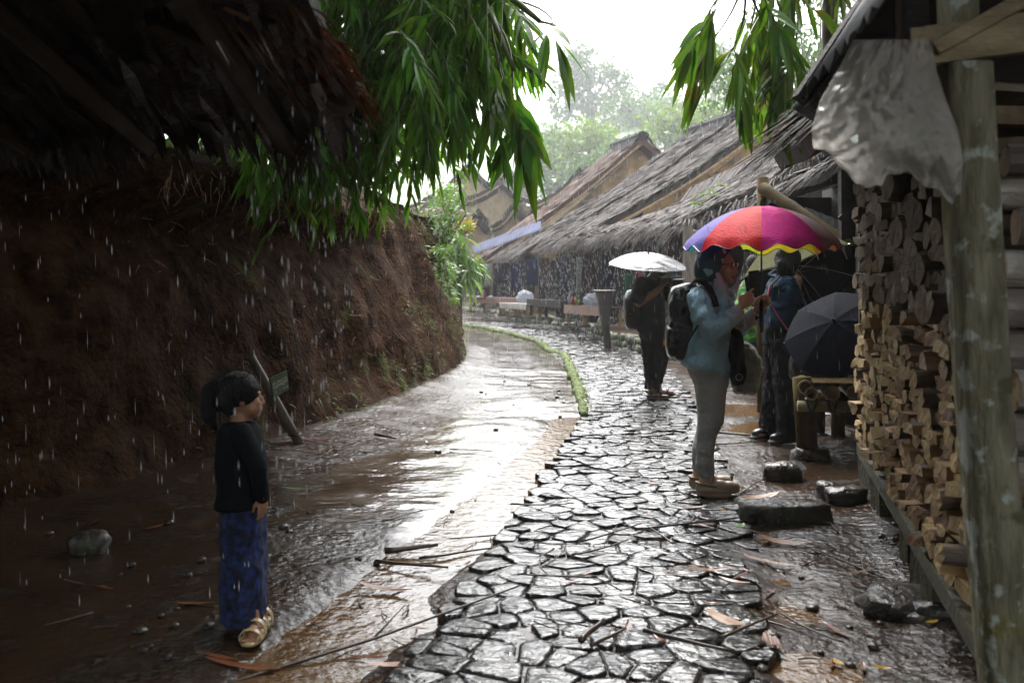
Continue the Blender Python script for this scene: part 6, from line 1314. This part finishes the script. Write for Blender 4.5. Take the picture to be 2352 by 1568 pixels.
# --- girl
Yc = 4.0; Q5 = lambda u, v, dy=0.: P(u, v, Yc + dy)
pc_ = thing('person', 'small girl with a ponytail, black top and long blue batik skirt watching the path', 'person', Q5(562, 1440) * V3(1, 1, 0)); hc5 = Q5(556, 912); ff = nrm(V3(.97, .22, -.05))
m = MB(); face(m, hc5, nrm(V3(.95, .32, 0)), .77); m.ell(hc5 + nrm(V3(.97, .22, 0)) * .045 - V3(0, 0, .045), (.035, .05, .035), None, 12)
m.limb([hc5 - V3(.01, 0, .06), Q5(552, 975)], [.036, .040]); m.ell(Q5(572, 976), (.028, .035, .014), None, 10); m.limb([Q5(552, 1000), Q5(556, 1150)], [.075, .075])
m.limb([Q5(556, 998, -.085), Q5(588, 1070, -.125), Q5(602, 1140, -.10)], [.024, .024, .020]); hand(m, Q5(602, 1140, -.1), (.05, .0, -1), (-.6, .5, 0), (.4, .5, .5, .6, .3), 1, .62)
m.limb([Q5(556, 998, .085), Q5(585, 1070, .125), Q5(600, 1140, .10)], [.024, .024, .020]); hand(m, Q5(600, 1140, .1), (.05, .0, -1), (-.6, -.5, 0), (.4, .5, .5, .6, .3), -1, .62)
for (u, v), dy in (((590, 1425), -.045), ((606, 1372), .10)):
    m.limb([Q5(556, 1160, dy * .7), Q5(568, 1290, dy * .8), Q5(575, 1385, dy), Q5(u - 8, v, dy)], [.055, .042, .028, .028]); a = Q5(u, v, dy); a[2] = gh(a[0], a[1]) + .045; m.limb([a + V3(-.015, .02, .0), a + V3(.0, -.05, -.005), a + V3(.005, -.09, -.01)], [.026, .027, .022])
    for i in range(5): b = a + V3(-.022 + .011 * i, -.105 - .008 * (i in (0, 1)), -.018); m.limb([b, b + V3(0, -.018, 0)], .0075, 8)
fuse(m.build('body', M['skinc'], pc_), .0045, 3)
m = MB(); loft(m, Yc, [(966, 528, 580, .05, 0), (972, 514, 586, .095, 0), (986, 505, 595, .115, 0), (1010, 500, 602, .125, 0), (1060, 499, 610, .125, 0), (1110, 503, 612, .125, 0), (1138, 500, 612, .13, 0), (1160, 494, 612, .14, 0)])
m.limb([Q5(554, 992, -.10), Q5(578, 1040, -.135), Q5(591, 1075, -.14), Q5(602, 1138, -.11)], [.042, .040, .036, .030]); m.limb([Q5(554, 992, .10), Q5(590, 1075, .14), Q5(600, 1138, .11)], [.042, .036, .030]); fuse(m.build('top', M['girl'], pc_), .007, 3, .005, .07)
m = MB(); loft(m, Yc, [(1120, 512, 604, .11, 0), (1160, 509, 606, .13, 0), (1210, 511, 606, .135, .01), (1260, 512, 606, .14, .02), (1330, 510, 610, .15, .03), (1380, 512, 612, .155, .03), (1412, 515, 612, .16, .03), (1417, 522, 606, .15, .03)]); fuse(m.build('skirt', M['batik'], pc_), .007, 3, .014, .10)
m = MB(); m.ell(hc5 + V3(-.016, -.002, .028), (.086, .074, .080), None, 18); m.ell(hc5 + V3(-.046, -.004, -.01), (.056, .066, .062), None, 14); m.ell(Q5(514, 884), (.026, .03, .028), None, 12); m.limb([Q5(514, 882), Q5(496, 882), Q5(483, 898), Q5(479, 925), Q5(481, 952), Q5(489, 974), Q5(498, 990)], [.022, .030, .036, .036, .032, .022, .006], 14)
m.limb([Q5(490, 905, .03), Q5(476, 948, .03), Q5(474, 968, .02)], [.028, .018, .004]); fuse(m.build('hair', M['hair'], pc_), .006, 3, .004, .03)
hs_ = MB()
for _ in range(150):
    tl_ = random.random() < .55; a = Q5(U(474, 506), U(885, 960), U(-.035, .035)) if tl_ else hc5 + nrm(V3(U(-1, .7), U(-1, .3), U(.2, 1))) * V3(.088, .076, .085) + V3(-.016, 0, .028)
    d = V3(U(-.25, .3), U(-.2, .2), -1) if tl_ else nrm(V3(-1, U(-.4, .4), U(-.5, .1))); L = U(.03, .075); hs_.tube([a, a + d * L * .5 + V3(U(-.006, .006), 0, 0), a + d * L + V3(U(-.012, .012), 0, -.006)], [.0016, .0013, .0005], 3)
hs_.build('loose_hair', M['hair'], pc_)
for (u, v), dy in (((590, 1425), -.045), ((606, 1372), .10)):
    a = Q5(u, v, dy); a[2] = gh(a[0], a[1]) + .02; m = MB(); m.ell(a + V3(0, -.055, -.004), (.042, .095, .015), None, 20, 0, .8)
    for y0, h, w_ in ((-.030, .058, .034), (-.098, .044, .030)):
        rs_ = [[a + V3(k * math.cos(t), y0 + w_ * (s_ - .5), (h - .004 * abs(s_ - .5)) * (math.sin(t) ** .8) * kk) for k, kk in ((.041, 1.), (.046, 1.12)) for s_ in ((0, 1) if k < .043 else (1, 0))] for t in np.linspace(.0, math.pi, 11)]
        m.rings(rs_)
    fuse(m.build('sandal', M['sand'], pc_), .0045, 2)
# ---------------------------------------------------------------- litter on the wet ground
random.seed(21)
lg = {}
def leaf_mesh(L, W_, curl, seed):
    random.seed(seed); m = MB(); n = 7; vs = []
    for i in range(n):
        t = i / (n - 1); w_ = W_ * (math.sin(math.pi * min(1, t * .9 + .08)) ** .7 if i < n - 1 else .06); z = curl * (t - .5) ** 2 * L
        vs += [V3((t - .5) * L, -w_ / 2, z + .004 + abs(curl) * w_ * .22), V3((t - .5) * L, U(-.002, .002), z + .002), V3((t - .5) * L, w_ / 2, z + .004 + abs(curl) * w_ * .22)]
    m.add(vs, [(3 * i + j, 3 * i + j + 1, 3 * i + j + 4, 3 * i + j + 3) for i in range(n - 1) for j in (0, 1)]); return m
def twig_mesh(L, r, seed, fork=True):
    random.seed(seed); m = MB(); d = V3(1, 0, 0); p = V3(-L / 2, 0, r); pts = [p]
    for i in range(6): d = nrm(d + V3(0, U(-.12, .12), U(-.02, .03) - .03 * (pts[-1][2] - r) * 10)); pts.append(pts[-1] + d * L / 6)
    m.tube(pts, list(np.linspace(r, r * .55, 7)), 6)
    if fork: q = pts[3]; m.tube([q, q + nrm(d + V3(0, .6, .1)) * L * .22], [r * .6, r * .3], 5)
    return m
protoL = {}
def litter(kind, key, mk, mt, label, cat, group, u, v, rot, sc, dz=.0):
    if key not in protoL:
        o = mk().build(kind, M[mt], smooth=True); protoL[key] = o
    else: o = protoL[key].copy(); COL.objects.link(o)
    p = G(u, v); x, y = p[0], p[1]; on = xL(y) < x < xR(y)
    z = (.045 if on else max(gh(x, y), -.026)) + dz
    o.location = (x, y, z); o.rotation_euler = (U(-.1, .1), U(-.06, .06), rot); o.scale = (sc, sc, sc); tag(o, label, cat, group)
    return o
lk = [(.17, .028, .25, 1), (.13, .034, .4, 2), (.20, .030, .12, 3)]
# the ones that stand out in the photo
big = [('bamboo_sheath', 'sh1', lambda: leaf_mesh(.34, .095, .35, 31), 'paleleaf', 'broad pinkish bamboo sheath lying by the toes of the beige shoes', 1745, 1150, .35, .9), ('bamboo_sheath', 'sh1', None, 'paleleaf', 'long pale sheath lying in the puddle right of the cobbles', 1800, 1252, -.5, .8),
       ('bamboo_sheath', 'sh2', lambda: leaf_mesh(.42, .05, .15, 32), 'paleleaf', 'slim shiny sheath lying in the wet right of the cobbles, under the long one', 1770, 1295, -.6, .8), ('bamboo_sheath', 'sh1', None, 'paleleaf', 'wide brown sheath at the bottom right corner of the cobbles', 1772, 1475, 1.45, .75),
       ('bamboo_sheath', 'sh2', None, 'paleleaf', 'straight pale sheath on the dry earth left of the near rack leg', 1978, 1320, .42, .42), ('bamboo_sheath', 'sh2', None, 'dryleaf', 'long sheath in the shadow at the bottom left of the stream', 560, 1522, -.25, .75),
       ('bamboo_sheath', 'sh3', lambda: leaf_mesh(.36, .075, .3, 33), 'dryleaf', 'curled brown sheath in the stream left of the cobbles', 885, 1348, -.35, .75), ('bamboo_sheath', 'sh3', None, 'dryleaf', 'orange brown sheath under the foot of the leaning sign', 728, 1022, -.2, .9),
       ('bamboo_sheath', 'sh1', None, 'paleleaf', 'white wet sheath on the cobbles at the lower right', 1668, 1460, -1.0, .62), ('bamboo_sheath', 'sh3', None, 'dryleaf', 'red brown sheath at the bottom edge left of the cobbles', 905, 1525, .3, .6),
       ('bamboo_sheath', 'sh3', None, 'dryleaf', 'brown sheath lying flat on the cobbles below the shoes', 1590, 1188, -.05, .5), ('bamboo_sheath', 'sh3', None, 'dryleaf', 'wet brown sheath across the cobbles at the right edge', 1630, 1338, -.2, .55),
       ('bamboo_sheath', 'sh2', None, 'gleaf', 'long green leaf lying on the mud right of the girl', 685, 1126, .1, .5), ('bamboo_sheath', 'sh3', None, 'dryleaf', 'folded red brown leaf upright on the mud below the sign', 812, 1060, -1.1, .35)]
for kd, key, mk, mt, lb, u, v, ro_, sc in big:
    kk = key + mt
    if kk not in protoL and mk is None: mk = {'sh1': lambda: leaf_mesh(.34, .095, .35, 31), 'sh2': lambda: leaf_mesh(.42, .05, .15, 32), 'sh3': lambda: leaf_mesh(.36, .075, .3, 33)}[key]
    litter(kd, kk, mk, mt, lb, 'leaf', 'fallen bamboo sheaths', u, v, ro_, sc, .012)
tw = [('long thin bamboo stick lying along the left edge of the cobbles, tip by the stream', 840, 1460, .72, 1.55, .008), ('dark bent stick across the muddy stream', 945, 1298, -.45, .42, .010), ('thick dead branch lying in the stream above the bent stick', 945, 1262, .25, .28, .017), ('thin stick on the mud left of the pale lane', 928, 1190, .95, .38, .006), ('stick on the cobbles pointing up to the right shoe', 1570, 1228, .4, .62, .008),
      ('straight stick on the middle of the cobbles', 1420, 1255, .55, .5, .006), ('second straight stick on the middle of the cobbles, lower', 1395, 1290, .6, .45, .006), ('short thick stick on the cobbles at the bottom middle', 1360, 1490, 1.1, .22, .014), ('pale split stick beside the short thick one at the bottom', 1392, 1502, .9, .2, .010),
      ('dark stick running off the bottom of the frame on the cobbles', 1565, 1520, -1.0, .42, .010), ('thin stick curving up right of the beige shoes', 1735, 1120, .95, .42, .006), ('bundle twig lying in the puddle behind the grey trousers', 1700, 1002, -.25, .55, .012), ('pale twig lying below the bundle twig in the puddle', 1690, 1022, .12, .5, .008),
      ('short stick on the mud right of the bench leg', 1950, 1050, .1, .2, .006), ('small brown stick at the foot of the bank left of the lane', 885, 1008, -.75, .28, .016), ('thin dark stick on the bright lane', 1080, 1035, -.5, .4, .006), ('twig lying along the stream edge of the cobbles', 1060, 1262, .6, .5, .008), ('stick bent over the right edge of the cobbles at the bottom', 1720, 1475, .8, .4, .008)]
for lb, u, v, ro_, L, r in tw:
    r_, L_ = r, L; o = litter('twig', lb, lambda: twig_mesh(L_, r_, int(u)), 'twig', lb, 'stick', 'fallen sticks', u, v, ro_, 1., .012)
for lb, u, v in (('yellow leaf lying near the bottom right corner', 2025, 1532), ('yellow leaf by the smooth brown stone', 2140, 1446), ('green yellow leaf in the lower right puddle', 1925, 1512), ('small yellow leaf on the stone above the sheaths', 1660, 1196)):
    litter('yellow_leaf', 'yl', lambda: leaf_mesh(.07, .035, .3, 41), 'yleaf', lb, 'leaf', None, u, v, U(0, 6), .9, .008)
litter('green_leaf', 'gl', lambda: leaf_mesh(.10, .045, .5, 43), 'gleaf', 'bright green leaf caught at the right edge of the cobbles', 'leaf', None, 1700, 1238, .9, .9, .02)
random.seed(77)
zones = [((700, 1300, 1000, 1500), 34), ((1250, 1740, 1080, 1540), 34), ((1700, 2150, 1080, 1540), 40), ((150, 520, 1150, 1520), 14), ((800, 1100, 930, 1050), 12)]
for (u0, u1, v0, v1), n in zones:
    for k in range(n):
        u, v = U(u0, u1), U(v0, v1)
        if random.random() < .5:
            i = random.randrange(3); litter('fallen_leaf', 'fl%d' % i, lambda: leaf_mesh(*lk[i]), 'dryleaf', 'small brown dead leaf lying on the wet ground', 'leaf', 'small dead leaves on the ground', u, v, U(0, 6.3), U(.45, 1.), .006)
        else:
            i = random.randrange(4); litter('fallen_twig', 'tw%d' % i, lambda: twig_mesh((.16, .24, .32, .12)[i], (.003, .004, .005, .005)[i], 90 + i, i != 3), 'twig', 'thin dark twig lying on the wet ground', 'stick', 'small twigs on the ground', u, v, U(0, 6.3), U(.6, 1.2), .006)
# small stones and clods
random.seed(78)
pb = None
for k in range(60):
    u, v = random.choice(((U(650, 1100), U(1010, 1300)), (U(1720, 2150), U(1200, 1540)), (U(1100, 1300), U(830, 1000)), (U(100, 480), U(1180, 1540))))
    if pb is None:
        m = MB(); m.ell((0, 0, .006), (.020, .016, .010), None, 14, 0, 1., lambda q_: 1 + .3 * fn(q_[0] * 2, q_[1] * 2, q_[2] * 2)); pb = m.build('pebble', M['rock'], smooth=True); o = pb
    else: o = pb.copy(); COL.objects.link(o)
    p = G(u, v); s_ = U(.5, 1.6); o.location = (p[0], p[1], gh(p[0], p[1])); o.scale = (s_, s_ * U(.7, 1.2), s_); o.rotation_euler = (0, 0, U(0, 6)); tag(o, 'small dark pebble in the mud', 'pebble', 'pebbles in the mud')

# ---------------------------------------------------------------- rain: falling drops and drips off the eaves
rn = MB()
def drop(p, L, r):
    p = np.asarray(p, float); d = V3(.03 + U(-.01, .01), 0, -1); b = len(rn.v); x, y = V3(r, 0, 0), V3(0, r, 0)
    rn.v.extend([tuple(p), tuple(p + d * L * .6 + x), tuple(p + d * L * .6 + y), tuple(p + d * L * .6 - x), tuple(p + d * L * .6 - y), tuple(p + d * L)])
    for i in range(4): rn.f.append((b, b + 1 + i, b + 1 + (i + 1) % 4)); rn.f.append((b + 5, b + 1 + (i + 1) % 4, b + 1 + i)); rn.m += [0, 0]
random.seed(99)
for _ in range(2600):
    Y = U(5, 30) ** 1.0; u, v = U(900, 1960), U(120, 1000); p = P(u, v, Y)
    if p[2] < .1: continue
    if p[0] > rack(Y) - .2 and Y < 8: continue
    if u < 1000 and random.random() < .75: continue
    drop(p, U(.05, .11) * (.5 + Y / 24), U(.0016, .0026) * (.5 + Y / 16))
for _ in range(70):
    Y = U(3.7, 6.2); u, v = U(40, 900), U(120, 1500); p = P(u, v, Y)
    if p[2] < .1: continue
    drop(p, U(.05, .11), U(.0009, .0016))
def drips(a, b, n, z0, r=1.):
    a, b = np.asarray(a, float), np.asarray(b, float)
    for _ in range(n):
        t = random.random(); p = a + (b - a) * t; k = random.random() ** .8
        p = p + V3(U(-.12, .12), U(-.15, .15), -k * (p[2] - z0)); drop(p, U(.05, .14) * r, U(.004, .0075) * r)
for hh_, n in ((h1, 900), (h2, 420), (h3, 420), (h4, 320)): drips(hh_[1] + V3(-.1, 0, 0), hh_[2] + V3(-.1, 0, 0), n, .3, 1.)
drips(h1[1], h1[1] + (h1[3] - h1[1]) * .5, 160, .4, .8)
drips(EL + (C - EL) * .3, C, 170, .2, .38); drips(C, V0, 120, .9, .3)
for _ in range(150):                                                # drops thrown up where the rain hits the puddles
    u, v = random.choice(((U(1600, 1780), U(860, 1010)), (U(1100, 1330), U(800, 1000)), (U(1360, 1560), U(800, 980)))); p = G(u, v)
    for _ in range(random.randint(2, 5)): drop(p + V3(U(-.035, .035), U(-.035, .035), U(.02, .09)), U(.012, .028), U(.0015, .003))
tag(rn.build('rain', M['rain']), 'falling raindrops and drips from the thatched eaves', 'rain', kind='stuff')
